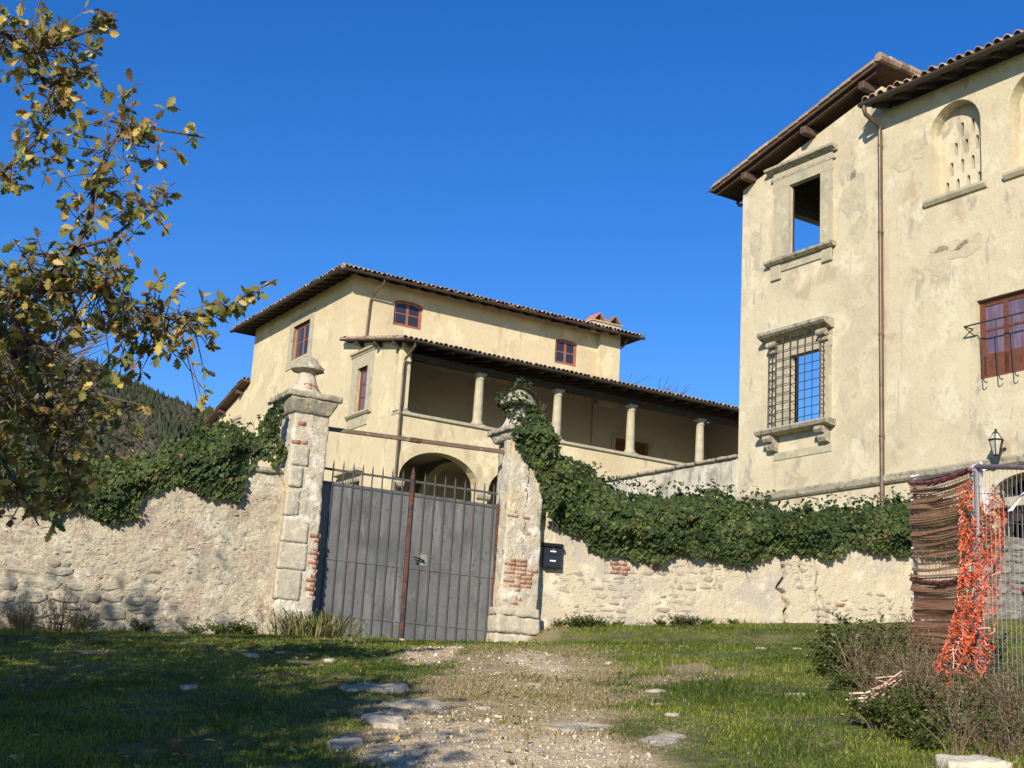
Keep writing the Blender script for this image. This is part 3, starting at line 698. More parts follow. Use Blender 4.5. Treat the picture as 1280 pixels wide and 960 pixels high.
def surround(T, dz, parent, x0, x1, z0, z1, wd, proud, m, cornice=None, sill=None, name='window_surround'):
    b = MB(T, dz)
    b.box(x0 - wd, x0, -proud, .11, z0, z1); b.box(x1, x1 + wd, -proud, .11, z0, z1); b.box(x0 - wd, x1 + wd, -proud - .002, .11, z1, z1 + wd)
    o = b.build(name, m, parent)
    if cornice:
        ex, pr, h = cornice; zc = z1 + wd
        b = MB(T, dz); b.profile([(.05, zc), (-proud - .03, zc), (-proud - .05, zc + h * .4), (-proud - pr, zc + h * .55), (-proud - pr, zc + h), (.05, zc + h)], x0 - wd - ex, x1 + wd + ex); b.build('cornice', m, o)
    if sill:
        ex, pr, h = sill
        b = MB(T, dz); b.profile([(.11, z0 - .002), (-proud - pr, z0 - .002), (-proud - pr, z0 - h * .5), (-proud - pr * .4, z0 - h), (.05, z0 - h)], x0 - wd - ex, x1 + wd + ex); b.build('sill', m, o)
    return o
surround(TE, HB, house, 8.95, 10.72, 16.72, 18.24, .42, .03, M_STRIM)
b = mb(TE); b.box(8.5, 11.2, -.035, .1, 16.36, 16.719); b.build('window_apron', M_STRIM, house)
surround(TE, HB, house, 2.84, 3.74, 13.24, 15.03, .52, .03, M_STRIM, (.06, .12, .16), (.08, .12, .14))
b = mb(TE); b.box(2.55, 4.25, -.032, .05, 12.68, 13.10); b.build('window_apron', M_STRIM, house)
sg = surround(TE, HB, house, 2.72, 4.32, 8.4, 10.55, .22, .03, M_STRIM, (.10, .28, .22), None)
b = mb(TE)
for k in range(9): x = 2.64 + k * .22; b.tube([(x, -.22, 8.4), (x, -.22, 10.76)], .012, 5)
for k in range(11): z = 8.5 + k * .22; b.tube([(2.62, -.2, z), (4.42, -.2, z)], .01, 5)
b.build('window_grille', M_IRON, sg)
b = mb(TE); b.box(2.72, 4.32, .3, .32, 8.4, 10.55); b.build('pane', M_GLASS, sg)
# door inside the loggia
sd_ = surround(TU, HB, house, 13.1, 14.9, 12.3, 14.6, .22, .03, M_STRIM)
b = mb(TU); b.box(13.1, 14.9, .2, .25, 12.3, 14.6); b.build('loggia_door', M_FRAME, house)
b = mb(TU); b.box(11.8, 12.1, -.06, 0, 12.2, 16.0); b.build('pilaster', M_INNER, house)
# lean-to at the far left end
b = mb(TE); b.prism([(15.401, 6.0), (21.2, 6.0), (21.2, 15.02), (15.401, 16.62)], .02, .4); b.build('lean_to_wall', M_HOUSE, house)
SLt = -.276
b = mb(TE); b.hexa([(15.402, -.38, 16.66), (22.0, -.38, 16.66 + SLt * 6.6), (22.0, 4.5, 16.66 + SLt * 6.6), (15.402, 4.5, 16.66), (15.402, -.38, 16.76), (22.0, -.38, 16.76 + SLt * 6.6), (22.0, 4.5, 16.76 + SLt * 6.6), (15.402, 4.5, 16.76)])
lt = b.build('lean_to_roof', M_REDWOOD, house)
nl = math.hypot(1, SLt)
tile_field('roof_tiles', lt, (-.42, 22.0, 16.78 + SLt * 6.6), (1, 0, 0), (0, -1 / nl, -SLt / nl), 24, 20, M_TILE, dz=HB)
for y in (16.2, 18.3, 20.4):
    b = MB(dz=HB); z = 16.66 + SLt * (y - 15.4); b.box(-.34, .03, y, y + .16, z - .2, z - .035); b.build('verge_bracket', M_REDWOOD, house)
b = mb(TE); b.box(16.1, 17.4, -.06, .03, 15.12, 15.26); b.build('window_cornice', M_STRIM, house)
b = mb(TE); b.box(16.25, 17.25, -.01, .03, 13.9, 15.12); b.build('shutter', M_STRIM, house)
# ---------------------------------------------------------------- the tall wing on the right
WB = 3.9
wing = empty('villa_wing', (5.38, 32.56, WB), R(-56.8), 'tall cream villa wing with stone framed openings, blind arched niches and a brown downpipe', 'building')
TW = lambda a, d, z: (a, d, z)
def wb(T=TW): return MB(T, WB)
BX = 4.42                                       # where the open corner bay meets the long bay
b = wb(); b.wall(0, BX, 3.6, 14.85, 0, .10, [(1.64, 2.62, 12.80, 14.56), (1.72, 2.62, 8.72, 10.38)]); b.wall(.002, BX - .002, 3.6, 14.848, .101, .36, [(1.15, 2.95, 12.6, 14.75), (1.2, 2.95, 8.5, 10.7)])
b.prism([(0, 14.85), (BX, 14.85), (BX, 16.08), (0, 14.93)], .0, .22)
b.build('corner_bay_wall', M_WING, wing)
b = wb(); b.wall(BX + .002, 15.0, 3.6, 15.45, .003, .45, [(5.73, 7.02, 13.0, 15.02, .63), (7.72, 9.01, 13.0, 15.02, .63), (9.71, 11.0, 13.0, 15.02, .63), (6.82, 8.02, 8.92, 10.54), (7.12, 8.9, 3.6, 6.98, .32)])
b.build('long_bay_wall', M_WING, wing)
TWs = lambda a, d, z: (d, a, z)
b = MB(TWs, WB); b.wall(.361, 6.4, 3.6, 14.85, 0, .25, [(1.5, 3.7, 12.0, 14.66), (1.69, 3.6, 8.6, 11.48)]); b.build('corner_side_wall', M_WING, wing)
b = MB(TWs, WB); b.box(.361, 6.4, BX - .44, BX - .002, 3.6, 16.05); b.build('dividing_wall', M_WING, wing)
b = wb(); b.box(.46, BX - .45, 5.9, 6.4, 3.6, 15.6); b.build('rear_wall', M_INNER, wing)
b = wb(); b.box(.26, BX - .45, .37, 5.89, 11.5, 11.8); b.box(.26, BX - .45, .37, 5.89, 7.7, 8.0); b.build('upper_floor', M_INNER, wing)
# corner bay shed roof
S2 = .264
def rz2(x): return 15.05 + S2 * (x + .5)
xa, xb, ya, yb = -.63, 4.72, -.40, 6.6
b = wb(); b.hexa([(xa, ya + .03, rz2(xa)), (xb, ya + .03, rz2(xb)), (xb, yb, rz2(xb)), (xa, yb, rz2(xa)), (xa, ya + .03, rz2(xa) + .05), (xb, ya + .03, rz2(xb) + .05), (xb, yb, rz2(xb) + .05), (xa, yb, rz2(xa) + .05)])
cr = b.build('corner_bay_roof', M_REDWOOD, wing)
b = wb(); b.hexa([(xa, ya - .02, rz2(xa) - .035), (xb, ya - .02, rz2(xb) - .035), (xb, ya + .027, rz2(xb) - .035), (xa, ya + .027, rz2(xa) - .035), (xa, ya - .02, rz2(xa) + .04), (xb, ya - .02, rz2(xb) + .04), (xb, ya + .027, rz2(xb) + .04), (xa, ya + .027, rz2(xa) + .04)])
b.build('verge_board', M_REDWOOD, cr)
b = wb(); b.hexa([(xa, -.30, rz2(xa) - .1), (xb - .2, -.30, rz2(xb - .2) - .1), (xb - .2, -.22, rz2(xb - .2) - .1), (xa, -.22, rz2(xa) - .1), (xa, -.30, rz2(xa) - .004), (xb - .2, -.30, rz2(xb - .2) - .004), (xb - .2, -.22, rz2(xb - .2) - .004), (xa, -.22, rz2(xa) - .004)])
b.build('rafter', M_REDWOOD, cr)
for x in (.38, 2.36, 4.14):
    b = wb(); z = rz2(x); b.box(x - .085, x + .085, -.37, .3, z - .27, z - .085, ch=.018); b.build('purlin', M_REDWOOD, wing)
# verge tiles, each one a flat course end seen from below
vt = MB(); vt.add([(0, 0, 0), (.34, 0, .075), (.34, .42, .075), (0, .42, 0), (0, 0, .035), (.34, 0, .11), (.34, .42, .11), (0, .42, .035), (.02, .02, .04), (.33, .03, .12), (.33, .20, .12), (.02, .22, .04), (.02, .06, .13), (.33, .06, .20), (.33, .16, .20), (.02, .17, .13)],
                  [(0, 3, 2, 1), (4, 5, 6, 7), (0, 1, 5, 4), (1, 2, 6, 5), (2, 3, 7, 6), (3, 0, 4, 7), (8, 9, 13, 12), (9, 10, 14, 13), (10, 11, 15, 14), (11, 8, 12, 15), (12, 13, 14, 15)])
vme = vt.mesh('verge_tile', M_TILEOBJ)
for k in range(16):
    x = xa - .04 + k * .328
    link('verge_tile', vme, cr, (x, ya - .07 + random.uniform(-.012, .012), rz2(x) + .052 - WB), (0, random.uniform(-.02, .02), random.uniform(-.02, .02)))
n2 = math.hypot(1, S2)
tile_field('roof_tiles', cr, (xa - .05, yb, rz2(xa) + .07), (0, -1, 0), (1 / n2, 0, S2 / n2), 32, 16, M_TILE, dz=WB)
b = wb()
for k in range(22):
    y = ya - .06 + k * .32; b.tube([(xb + .02, y, rz2(xb) + .10), (xb + .02, y + .37, rz2(xb) + .085)], [.11, .09], 8)
b.build('ridge_tiles', M_TILE, cr, kind='stuff')
gutter(TWs, -.44, .55, -.70, rz2(xa) + .02, .065, wing, M_GUTTER, WB)
b = wb(); b.tube([(-.70, .45, 14.95), (-.66, .48, 14.86), (-.3, .55, 14.8), (-.10, .6, 14.7), (-.08, .62, 14.5), (-.08, .62, 4)], .045, 8); b.build('downpipe', M_PIPE, wing, True)
# long bay roof
S3 = .29
def rz3(y): return 15.46 + S3 * (y + .5)
b = wb(); b.hexa([(4.33, -.5, rz3(-.5)), (15.2, -.5, rz3(-.5)), (15.2, 7, rz3(7)), (4.33, -.0, rz3(0)), (4.33, -.5, rz3(-.5) + .05), (15.2, -.5, rz3(-.5) + .05), (15.2, 7, rz3(7) + .05), (4.33, 0, rz3(0) + .05)])
b.hexa([(BX + .004, 0.01, rz3(0.01)), (15.2, 0.01, rz3(0.01)), (15.2, 7, rz3(7)), (BX + .004, 7, rz3(7)), (BX + .004, .01, rz3(.01) + .049), (15.2, .01, rz3(.01) + .049), (15.2, 7, rz3(7) + .049), (BX + .004, 7, rz3(7) + .049)])
lb = b.build('long_bay_roof', M_WOOD, wing)
n3 = math.hypot(1, S3)
cme2 = np_mesh('roof_tile', TV * np.array([1.05, 1, 1.05]), TF, M_TILEOBJ)
for k in range(46):
    x = 4.45 + k * .232
    a = link('roof_tile', cme2, lb, (x, -.585 + random.uniform(-.03, .03), rz3(-.56) + .07 + random.uniform(0, .03) - WB), (math.atan(S3), 0, random.uniform(-.04, .04)))
tile_field('roof_tiles', lb, (4.335, -.54, rz3(-.54) + .07), (1, 0, 0), (0, 1 / n3, S3 / n3), 46, 22, M_TILE, pitch=.232, dz=WB, skip_first=True, keep=lambda p: (p[:, 0] > BX + .1) | (p[:, 1] < -.4))
b = wb(); b.hexa([(4.34, -.53, rz3(-.53) + .053), (15.2, -.53, rz3(-.53) + .053), (15.2, 7, rz3(7) + .053), (BX + .1, 7, rz3(7) + .053), (4.34, -.53, rz3(-.53) + .075), (15.2, -.53, rz3(-.53) + .075), (15.2, 7, rz3(7) + .075), (BX + .1, 7, rz3(7) + .075)]); b.build('channel_tiles', M_TILE, lb)
r3 = MB(); r3.hexa([(-.05, -.46, -.10), (.05, -.46, -.10), (.05, .0, .03), (-.05, .0, .03), (-.05, -.46, .002), (.05, -.46, .002), (.05, .0, .135), (-.05, .0, .135)])
r3m = r3.mesh('rafter', M_WOOD)
for k in range(16): link('rafter', r3m, wing, (4.6 + k * .62, 0, rz3(-.5) - WB))
gutter(TW, 4.33, 15.2, -.585, 15.48, .085, wing, M_GUTTER, WB)
b = wb(); b.tube([(4.44, -.585, 15.42), (4.44, -.585, 15.33), (4.44, -.54, 15.24), (4.44, -.18, 15.10), (4.44, -.10, 15.05), (4.44, -.085, 14.95), (4.44, -.085, 3.8)], .052, 12)
dp = b.build('downpipe', M_PIPE, wing, True)
b = wb()
for z in (14.6, 12.6, 10.3, 8.1): b.tube([(4.44, -.085, z), (4.44, -.085, z + .05)], .062, 12)
b.build('pipe_collar', M_PIPE, dp)
# upper opening: lintel, cornice, jambs, sill with its bracket blocks
b = wb(); b.box(1.12, 1.638, -.05, .05, 12.80, 14.56); b.box(2.622, 2.98, -.05, .05, 12.80, 14.56); b.box(1.10, 2.99, -.053, .05, 14.562, 14.98)
uw = b.build('window_surround', M_STRIM, wing)
b = wb(); b.box(1.02, 3.07, -.062, 0, 14.80, 14.86); b.profile([(.05, 14.982), (-.07, 14.982), (-.10, 15.03), (-.20, 15.06), (-.20, 15.12), (.05, 15.13)], .92, 3.12); b.build('cornice', M_LICHEN, uw)
b = wb(); b.profile([(.45, 12.797), (-.17, 12.797), (-.17, 12.74), (-.10, 12.69), (.02, 12.69)], .92, 3.08); b.build('sill', M_LICHEN, uw)
b = wb(); b.box(1.02, 2.98, -.035, .02, 12.50, 12.688); b.box(1.04, 1.36, -.06, .02, 12.32, 12.688, ch=.01); b.box(2.66, 2.98, -.06, .02, 12.38, 12.688, ch=.01); b.build('window_apron', M_STRIM, uw)
b = wb(); b.box(1.642, 1.66, .06, .09, 12.8, 14.56); b.build('bare_frame_post', M_REDWOOD, uw)
# lower barred opening
b = wb(); b.box(1.28, 1.718, -.06, .05, 8.72, 10.38); b.box(2.622, 2.95, -.06, .05, 8.72, 10.38); b.box(1.24, 2.97, -.063, .05, 10.382, 10.62)
lw = b.build('window_surround', M_STRIM, wing)
b = wb(); b.profile([(.05, 10.80), (-.10, 10.80), (-.28, 10.88), (-.34, 10.93), (-.34, 11.0), (.05, 11.02)], .92, 3.02); b.build('cornice', M_LICHEN, lw)
b = wb(); b.box(1.22, 2.98, -.02, .05, 10.622, 10.80)
b.build('frieze', M_STRIM, lw)
for x in (1.12, 2.68):
    b = wb(); b.tube([(x, -.17, 10.70), (x + .24, -.17, 10.70)], .08, 14); b.tube([(x, -.09, 10.56), (x + .24, -.09, 10.57)], .055, 12); b.build('scroll_bracket', M_LICHEN, lw, True)
b = wb(); b.profile([(.45, 8.717), (-.30, 8.717), (-.34, 8.67), (-.30, 8.60), (-.16, 8.57), (.02, 8.56)], .86, 3.08); b.build('sill', M_LICHEN, lw)
for x in (1.10, 2.70):
    b = wb(); b.profile([(.02, 8.555), (-.28, 8.555), (-.31, 8.48), (-.26, 8.42), (-.18, 8.40), (-.19, 8.32), (-.14, 8.24), (.02, 8.20)], x, x + .22); b.build('scroll_bracket', M_LICHEN, lw)
b = wb(); b.box(1.2, 2.95, -.02, .02, 8.02, 8.19); b.build('window_apron', M_STRIM, lw)
b = wb(); gx0, gx1, gd = 1.20, 2.80, -.22
for k in range(8): x = gx0 + (gx1 - gx0) * k / 7; b.tube([(x, gd, 8.72), (x, gd, 10.86)], .011, 6)
for sx in (gx0, gx1): b.tube([(sx, -.1, 8.72), (sx, -.1, 10.86)], .011, 6)
for k in range(10): 
    z = 8.85 + k * .20
    b.tube([(gx0, -.02, z + .02), (gx0, gd, z), (gx1, gd, z), (gx1, -.02, z + .02)], .009, 6)
    if k < 9:
        b.tube([(gx0, -.03, z + .02), (gx0, gd, z + .18)], .007, 5); b.tube([(gx1, -.03, z + .02), (gx1, gd, z + .18)], .007, 5)
b.build('window_grille', M_IRON, lw)
# blind niches with pierced panels
for x0 in (5.73, 7.72, 9.71):
    x1 = x0 + 1.29
    b = wb(); N = 14; cx = (x0 + x1) / 2; hw = .645
    slots = []
    for r_, (n_, off) in enumerate(((4, .15), (3, .27), (3, .39), (2, .56))):
        for k in range(n_): slots.append((x0 + off + .27 * k, x0 + off + .27 * k + .085, 13.11 + r_ * .41, 13.42 + r_ * .41, .06))
    b.wall(x0 - .1, x1 + .1, 12.9, 15.1, .30, .42, slots); b.box(x0 - .1, x1 + .1, .49, .52, 12.9, 15.1)
    b.build('pierced_panel', M_WING, wing)
    b = wb(); b.profile([(.29, 12.997), (-.10, 12.997), (-.10, 12.94), (-.05, 12.87), (.01, 12.86)], x0 - .14, x1 + .14); b.build('niche_sill', M_STRIM, wing)
# brown casement with its iron rail
cw = casement(TW, WB, wing, 6.82, 8.02, 8.92, 10.54, .10, M_FRAME, M_GLASSV, rows=2, leaves=2, fw=.07, panel=9.36, cm=M_CURTAIN)
b = wb(); b.box(6.88, 7.96, .11, .14, 9.0, 9.40); b.build('lower_panel', M_FRAME, cw)
b = wb(); b.tube([(6.72, .0, 9.98), (6.70, -.24, 9.98), (8.3, -.24, 9.98), (8.3, 0, 9.98)], .016, 6); b.tube([(6.78, .0, 9.82), (6.71, -.23, 9.96)], .011, 6)
for x in (7.10, 7.46, 7.82): b.tube([(x, -.24, 9.98), (x, -.2, 8.86), (x + .005, -.17, 8.80), (x + .015, -.12, 8.79), (x + .015, -.11, 8.82)], .011, 6)
b.build('window_rail', M_IRON, cw)
# string course and the barred doorway below it
b = wb(); b.profile([(.05, 7.12), (-.05, 7.12), (-.09, 7.16), (-.11, 7.26), (-.06, 7.31), (.05, 7.33)], .02, 15.0); b.build('string_course', M_LICHEN, wing)
b = wb(); b.box(7.0, 9.0, -.05, .3, 6.34, 6.52); b.build('door_lintel', M_STRIM, wing)
b = wb()
for k in range(16): x = 7.18 + k * .11; b.box(x, x + .022, .12, .14, 6.53, 6.96)
b.box(7.13, 8.89, .115, .145, 6.525, 6.56); b.build('fanlight_grille', M_IRON, wing)
b = wb()
for k in range(16): x = 7.18 + k * .11; b.box(x, x + .025, .12, .145, 3.7, 6.33)
b.box(7.13, 8.89, .115, .15, 5.2, 5.25); b.build('door_grille', M_IRON, wing)
b = wb(); b.box(6.9, 9.2, .8, .85, 3.6, 7.1); b.build('inner_door', M_WOOD, wing)
# patched and worn areas of the render, each a thin skin of its own
M_PATCH = [mat('brown_render_patch', (.52, .43, .29), [((.58, .49, .325), 4, .46, .60), ((.45, .37, .255), 9, .56, .68)], .9, [(8, .012), (50, .004)]), mat('grey_render_patch', (.47, .41, .29), [((.54, .45, .29), 3, .47, .58), ((.36, .315, .24), 10, .55, .66)], .9, [(6, .02), (40, .006)]), mat('pale_render_patch', (.62, .53, .345), [((.54, .455, .29), 3, .5, .64)], .9, [(8, .008)])]
pr2 = random.Random(6)
for (x, z, w_, h_, k) in ((5.85, 11.62, .34, .24, 0), (6.62, 11.72, .40, .20, 0), (6.2, 11.86, .42, .12, 0), (6.50, 9.6, .20, 1.05, 2), (3.62, 13.75, .30, .62, 1), (3.50, 14.45, .18, .30, 1), (3.75, 12.9, .22, .34, 1), (3.45, 9.35, .26, .5, 0), (3.6, 8.5, .2, .3, 0), (.5, 13.3, .16, .6, 1), (3.55, 11.3, .35, .22, 0), (5.2, 14.2, .4, .3, 0)):
    n_ = 22; ph = [pr2.uniform(0, 6.3) for _ in range(4)]
    poly = []
    for j in range(n_):
        a = 2 * math.pi * j / n_; q = 1 + .22 * math.sin(2 * a + ph[0]) + .16 * math.sin(3 * a + ph[1]) + .12 * math.sin(5 * a + ph[2]) + .08 * math.sin(9 * a + ph[3]); poly.append((x + w_ * q * math.cos(a), z + h_ * q * math.sin(a)))
    b = wb(); b.prism(poly, -.0035, .01); b.build('render_patch', M_PATCH[k], wing)
# lantern
lan = empty('wall_lantern', (5.38 + 7.43 * .5476, 32.56 - 7.43 * .8367, 7.28), R(-56.8), 'small dark iron lantern with glass sides on the cream wall above the string course', 'lantern')
b = MB(); c0 = (0, -.30, 0)
b.lathe([(.06, .0), (.065, .015)], c0, 6); 
for k in range(6):
    a = math.pi * k / 3; p = lambda r_, z: (r_ * math.cos(a), -.30 + r_ * math.sin(a), z)
    b.tube([p(.06, .01), p(.135, .30), p(.05, .44)], .011, 5)
    a2 = math.pi * (k + 1) / 3
    b.tube([p(.135, .30), (.135 * math.cos(a2), -.30 + .135 * math.sin(a2), .30)], .011, 5)
    b.tube([p(.062, .012), (.062 * math.cos(a2), -.30 + .062 * math.sin(a2), .012)], .01, 5)
b.lathe([(.155, .295), (.16, .31), (.135, .315)], c0, 6); b.lathe([(.05, .43), (.055, .445), (.02, .48), (.03, .50), (.005, .53)], c0, 8)
b.build('lantern_frame', M_IRON, lan)
b = MB(); b.lathe([(.05, .02), (.125, .29)], c0, 6); b.lathe([(.125, .315), (.042, .43)], c0, 6); b.build('lantern_glass', M_LAMPGL, lan)
b = MB(); b.tube([(-.02, -.02, .18), (-.06, -.16, .14), (-.10, -.24, .20), (-.06, -.29, .20)], .012, 6); b.tube([(-.02, -.03, .18), (-.02, -.002, .18)], .03, 8); b.build('lantern_bracket', M_IRON, lan)

# ---------------------------------------------------------------- damp wall between the house and the wing
cw_ = empty('courtyard_wall', (5.38, 32.56, WB), R(-56.8), 'streaked grey rendered wall running back from the wing corner towards the loggia', 'wall')
relief('rendered_face', M_GREYWALL, cw_, -7.5, -.01, 90, lambda x: 3.6 + 0 * x, lambda x: 8.28 + .02 * fbm(x, 0, 0, 3), 60, lambda x, z: .04 + .012 * fbm(x * 2, z * 2, 0, 14), .45, WB)
cpm = [rough_box('coping_stone', M_LICHEN, -.36, .36, -.30, .30, 0, .075, .09, .008, s_) for s_ in (3, 8, 15)]
for k in range(10): link('coping_stone', cpm[k % 3], cw_, (-.40 - k * .74, .26, 8.27 - WB))
# ---------------------------------------------------------------- left garden wall
def local_ground(o, ang):
    c, s = math.cos(ang), math.sin(ang)
    return lambda x, y=0.: ground_z(o[0] + np.asarray(x) * c - np.asarray(y) * s, o[1] + np.asarray(x) * s + np.asarray(y) * c)
LO, LA = (-2.93, 21.60), R(22)
lgz = local_ground(LO, LA)
lwall = empty('rubble_wall', (LO[0], LO[1], 2.6), LA, 'rough rubble garden wall with big pale blocks at its foot, left of the gate', 'wall')
def ltop(x): return np.interp(x, [-12, -5.2, -3.4, -2.2, -1.6, -1.15, -.6, .3], [5.0, 5.05, 5.0, 5.1, 5.25, 5.28, 5.33, 5.33]) + .03 * fbm(np.asarray(x) * 2, 0, 0, 41)
def ldisp(x, z):
    lo = sstep(4.0, 3.2, z) * sstep(-1.6, -2.8, x)
    return .0 + .030 * lo - .022 * fbm(x * 2.3, z * 2.3, 0, 21, 3) - .015 * fbm(x * 8, z * 11, 0, 25, 3) - .008 * np.abs(fbm(x * 19, z * 24, 0, 28, 2))
relief('mortar_face', M_RUBBLE, lwall, -11.5, -.36, 420, lambda x: lgz(x) - .35, ltop, 96, ldisp, .5, 2.6)
rr = random.Random(5)
ST = stone_templates(M_STONE, 12)
lay = courses(-5.3, -2.3, lambda x: float(lgz(x)) - .05, float(lgz(-3.5)) + .78, .15, .27, .24, .60, rr)
lay += courses(-5.3, -2.4, lambda x: float(lgz(x)) + .86, 5.0, .08, .17, .12, .32, rr)
lay += courses(-2.35, -.78, lambda x: float(lgz(x)) - .05, 5.0, .08, .16, .10, .28, rr)
cnt = 0; small = []
rr.shuffle(lay)
for (x, z, w_, h_) in lay:
    if z > ltop(x) - .06 or x > -.85: continue
    hgt = z - float(lgz(x)); big = max(0, 1 - hgt / 1.3) * min(1, max(0, (-x - 1.2) / 1.6))
    vis = float(fbm(x * 1.3, z * 1.6, 0, 50, 2)) * .5 + .15 + big
    if vis < -.05: continue
    pr = .012 - .028 * big + .014 * rr.random()
    if cnt < 296:
        link('stone', ST[rr.randrange(12)], lwall, (x, pr, z - 2.6), (rr.uniform(-.06, .06), rr.uniform(-.07, .07), rr.uniform(-.06, .06)), (w_ * .97, .30, h_ * .97)); cnt += 1
    else: small.append((x, pr, z, w_ * .96, h_ * .96))
for k in range(1500):
    x = rr.uniform(-5.4, -.7); z = rr.uniform(float(lgz(x)), float(ltop(x)) - .05)
    small.append((x, float(ldisp(x, z)) - .002 + rr.uniform(-.004, .006), z, rr.uniform(.03, .09), rr.uniform(.018, .05)))
for (x, z, w_, h_) in courses(-11.3, -5.4, lambda x: float(lgz(x)) - .05, 4.9, .12, .2, .18, .4, rr): small.append((x, 0., z, w_ * .95, h_ * .95))
blocks_joined('rubble_fill', small, M_STONE, lwall, 'stuff', 2.6, .10)
for k, x in enumerate((-.66, -1.02)):                 # two loose slabs on the wall top beside the pillar
    me = rough_box('cap_slab', M_LICHEN, -.19, .19, -.22, .25, 0, .09, .06, .012, 60 + k)
    link('cap_slab', me, lwall, (x, .16, 5.31 - 2.6 - .02 * k), (.03, -.06 + .1 * k, .1))

# ---------------------------------------------------------------- gate pillars
GO, GA = (-2.72, 21.83), R(28)
ggz = local_ground(GO, GA)
def gate_thing(name, label, cat, zb, group=None): return empty(name, (GO[0], GO[1], zb), GA, label, cat, group)
lp = gate_thing('gate_pillar', 'left gate pillar of stone quoins and brick under a mushroom shaped finial', 'pillar', 2.8, 'gate pillars')
rough_box('shaft', M_PIER, -.80, -.205, -.28, .36, 2.6, 6.28, .035, .016, 3, lp, .03, 2.8, 4)
qr = random.Random(9)
for (z0, z1, x0, x1) in ((3.40, 3.84, -.835, -.44), (3.855, 4.245, -.825, -.385), (4.26, 4.62, -.80, -.40), (4.66, 5.03, -.80, -.58), (5.10, 5.40, -.785, -.57), (5.43, 5.72, -.775, -.50)):
    a = rough_box('quoin_block', M_QUOIN, x0, x1, -.287, -.18, z0, z1, .04, .006, qr.randrange(99), lp, 0, 2.8, 9, None, None, .2)
ST2 = stone_templates(M_STONE2, 10); GST = stone_templates(M_GREYST, 8)
BM = [rough_box('brick', M_BRICK, -.11, .11, -.05, .05, -.029, .029, .03, .006, s_) for s_ in (1, 2, 3)]
k = 0; z = 3.46
while z < 4.46:
    for (x, wv) in (((-.29, .36), (-.225, .0)) if k % 2 else ((-.325, .62), (-.24, .1))):
        if wv > .05 and qr.random() < .85: link('brick', BM[k % 3], lp, (x + qr.uniform(-.006, .006) + .03, -.240 - .006 * qr.random(), z - 2.8), (0, qr.uniform(-.03, .03), 0), (wv, 1, 1.02))
    z += .067; k += 1
for (x, z) in ((-.66, 6.08), (-.72, 5.78), (-.60, 5.79)): link('brick', BM[0], lp, (x, -.238, z - 2.8), (0, .02, 0), (.55, 1, 1.15))
rough_box('cap_stone', M_LICHEN, -.97, -.085, -.41, .47, 6.47, 6.575, .035, .014, 31, lp, .0, 2.8, 6)
rough_box('cap_neck', M_LICHEN, -.81, -.215, -.30, .37, 6.25, 6.47, .035, .012, 33, lp, -.32, 2.8, 6)
def bell(name, parent, cx, cy, z, dz, m, prof, seed, jit=.05):
    b = MB(dz=dz); random.seed(seed); b.lathe([(r_, h_) for r_, h_ in prof], (cx, cy, z), 20, 0, jit); return b.build(name, m, parent, True)
bell('finial_stem', lp, -.545, .03, 6.59, 2.8, M_PIER, [(.27, 0), (.25, .05), (.20, .12), (.155, .22), (.135, .32), (.14, .37), (.17, .40)], 4)
bell('finial_cap', lp, -.545, .03, 6.96, 2.8, M_LICHEN, [(.16, 0), (.255, .03), (.26, .06), (.215, .11), (.17, .17), (.12, .22), (.05, .26)], 5, .07)
for (z, r_) in ((6.66, .245), (6.73, .205)):
    for kk in range(2): 
        a = -1.75 + kk * .62; link('brick', BM[kk], lp, (-.545 + (r_ - .05) * math.cos(a), .03 + (r_ - .05) * math.sin(a), z - 2.8), (0, 0, a + math.pi / 2), (.55, .8, .9))
rp = gate_thing('gate_pillar', 'right gate pillar with exposed red brick patch, its finial overgrown by ivy', 'pillar', 2.9, 'gate pillars')
def lean(V):
    t = (V[:, 2] - 2.8) / 3.6; V[:, 0] += np.where(V[:, 0] < 3.3, .085 * t, 0); return V
rough_box('shaft', M_PIER, 2.935, 3.64, -.28, .06, 2.8, 6.42, .03, .012, 13, rp, 0., 2.9, 4, None, lean)
rough_box('rear_pier', M_PIER, 3.12, 3.64, .061, .42, 2.8, 6.40, .06, .012, 14, rp, 0., 2.9, 4)
for (z0, z1, x0, x1) in ((2.9, 3.22, 2.88, 3.71), (3.23, 3.50, 2.90, 3.69), (3.505, 3.64, 2.91, 3.68)):
    rough_box('plinth_block', M_QUOIN, x0, x1, -.325, .3, z0, z1, .04, .014, qr.randrange(99), rp, 0, 2.9, 7)
k = 0; z = 3.93
while z < 4.47:
    x = 2.99 + (.10 if k % 2 else 0)
    while x < 3.50:
        wv = .92 if qr.random() < .6 else .46
        inn = 1 - ((x + wv * .11 - 3.24) / .27) ** 2 - ((z - 4.18) / .30) ** 2 + qr.uniform(-.45, .3)
        if inn > 0: link('brick', BM[k % 3], rp, (x + wv * .11, -.238 - .006 * qr.random(), z - 2.9), (0, qr.uniform(-.02, .02), 0), (wv, 1, 1))
        x += wv * .22 + .010
    z += .067; k += 1
for (x, z, wv, hv) in ((3.28, 3.80, .5, 1.7), (3.20, 3.71, .6, .9), (3.10, 5.12, .9, .8), (3.31, 5.11, .9, .8), (3.46, 4.86, .8, 1.1), (3.52, 5.29, .6, .9)):
    link('brick', BM[int(x * 50) % 3], rp, (x, -.236, z - 2.9), (0, random.uniform(-.05, .05), 0), (wv, 1, hv))
rough_box('cap_stone', M_LICHEN, 2.91, 3.74, -.38, .48, 6.53, 6.625, .035, .013, 35, rp, 0, 2.9, 6)
rough_box('cap_neck', M_PIER, 3.02, 3.65, -.285, .40, 6.40, 6.54, .035, .010, 36, rp, -.22, 2.9, 6)
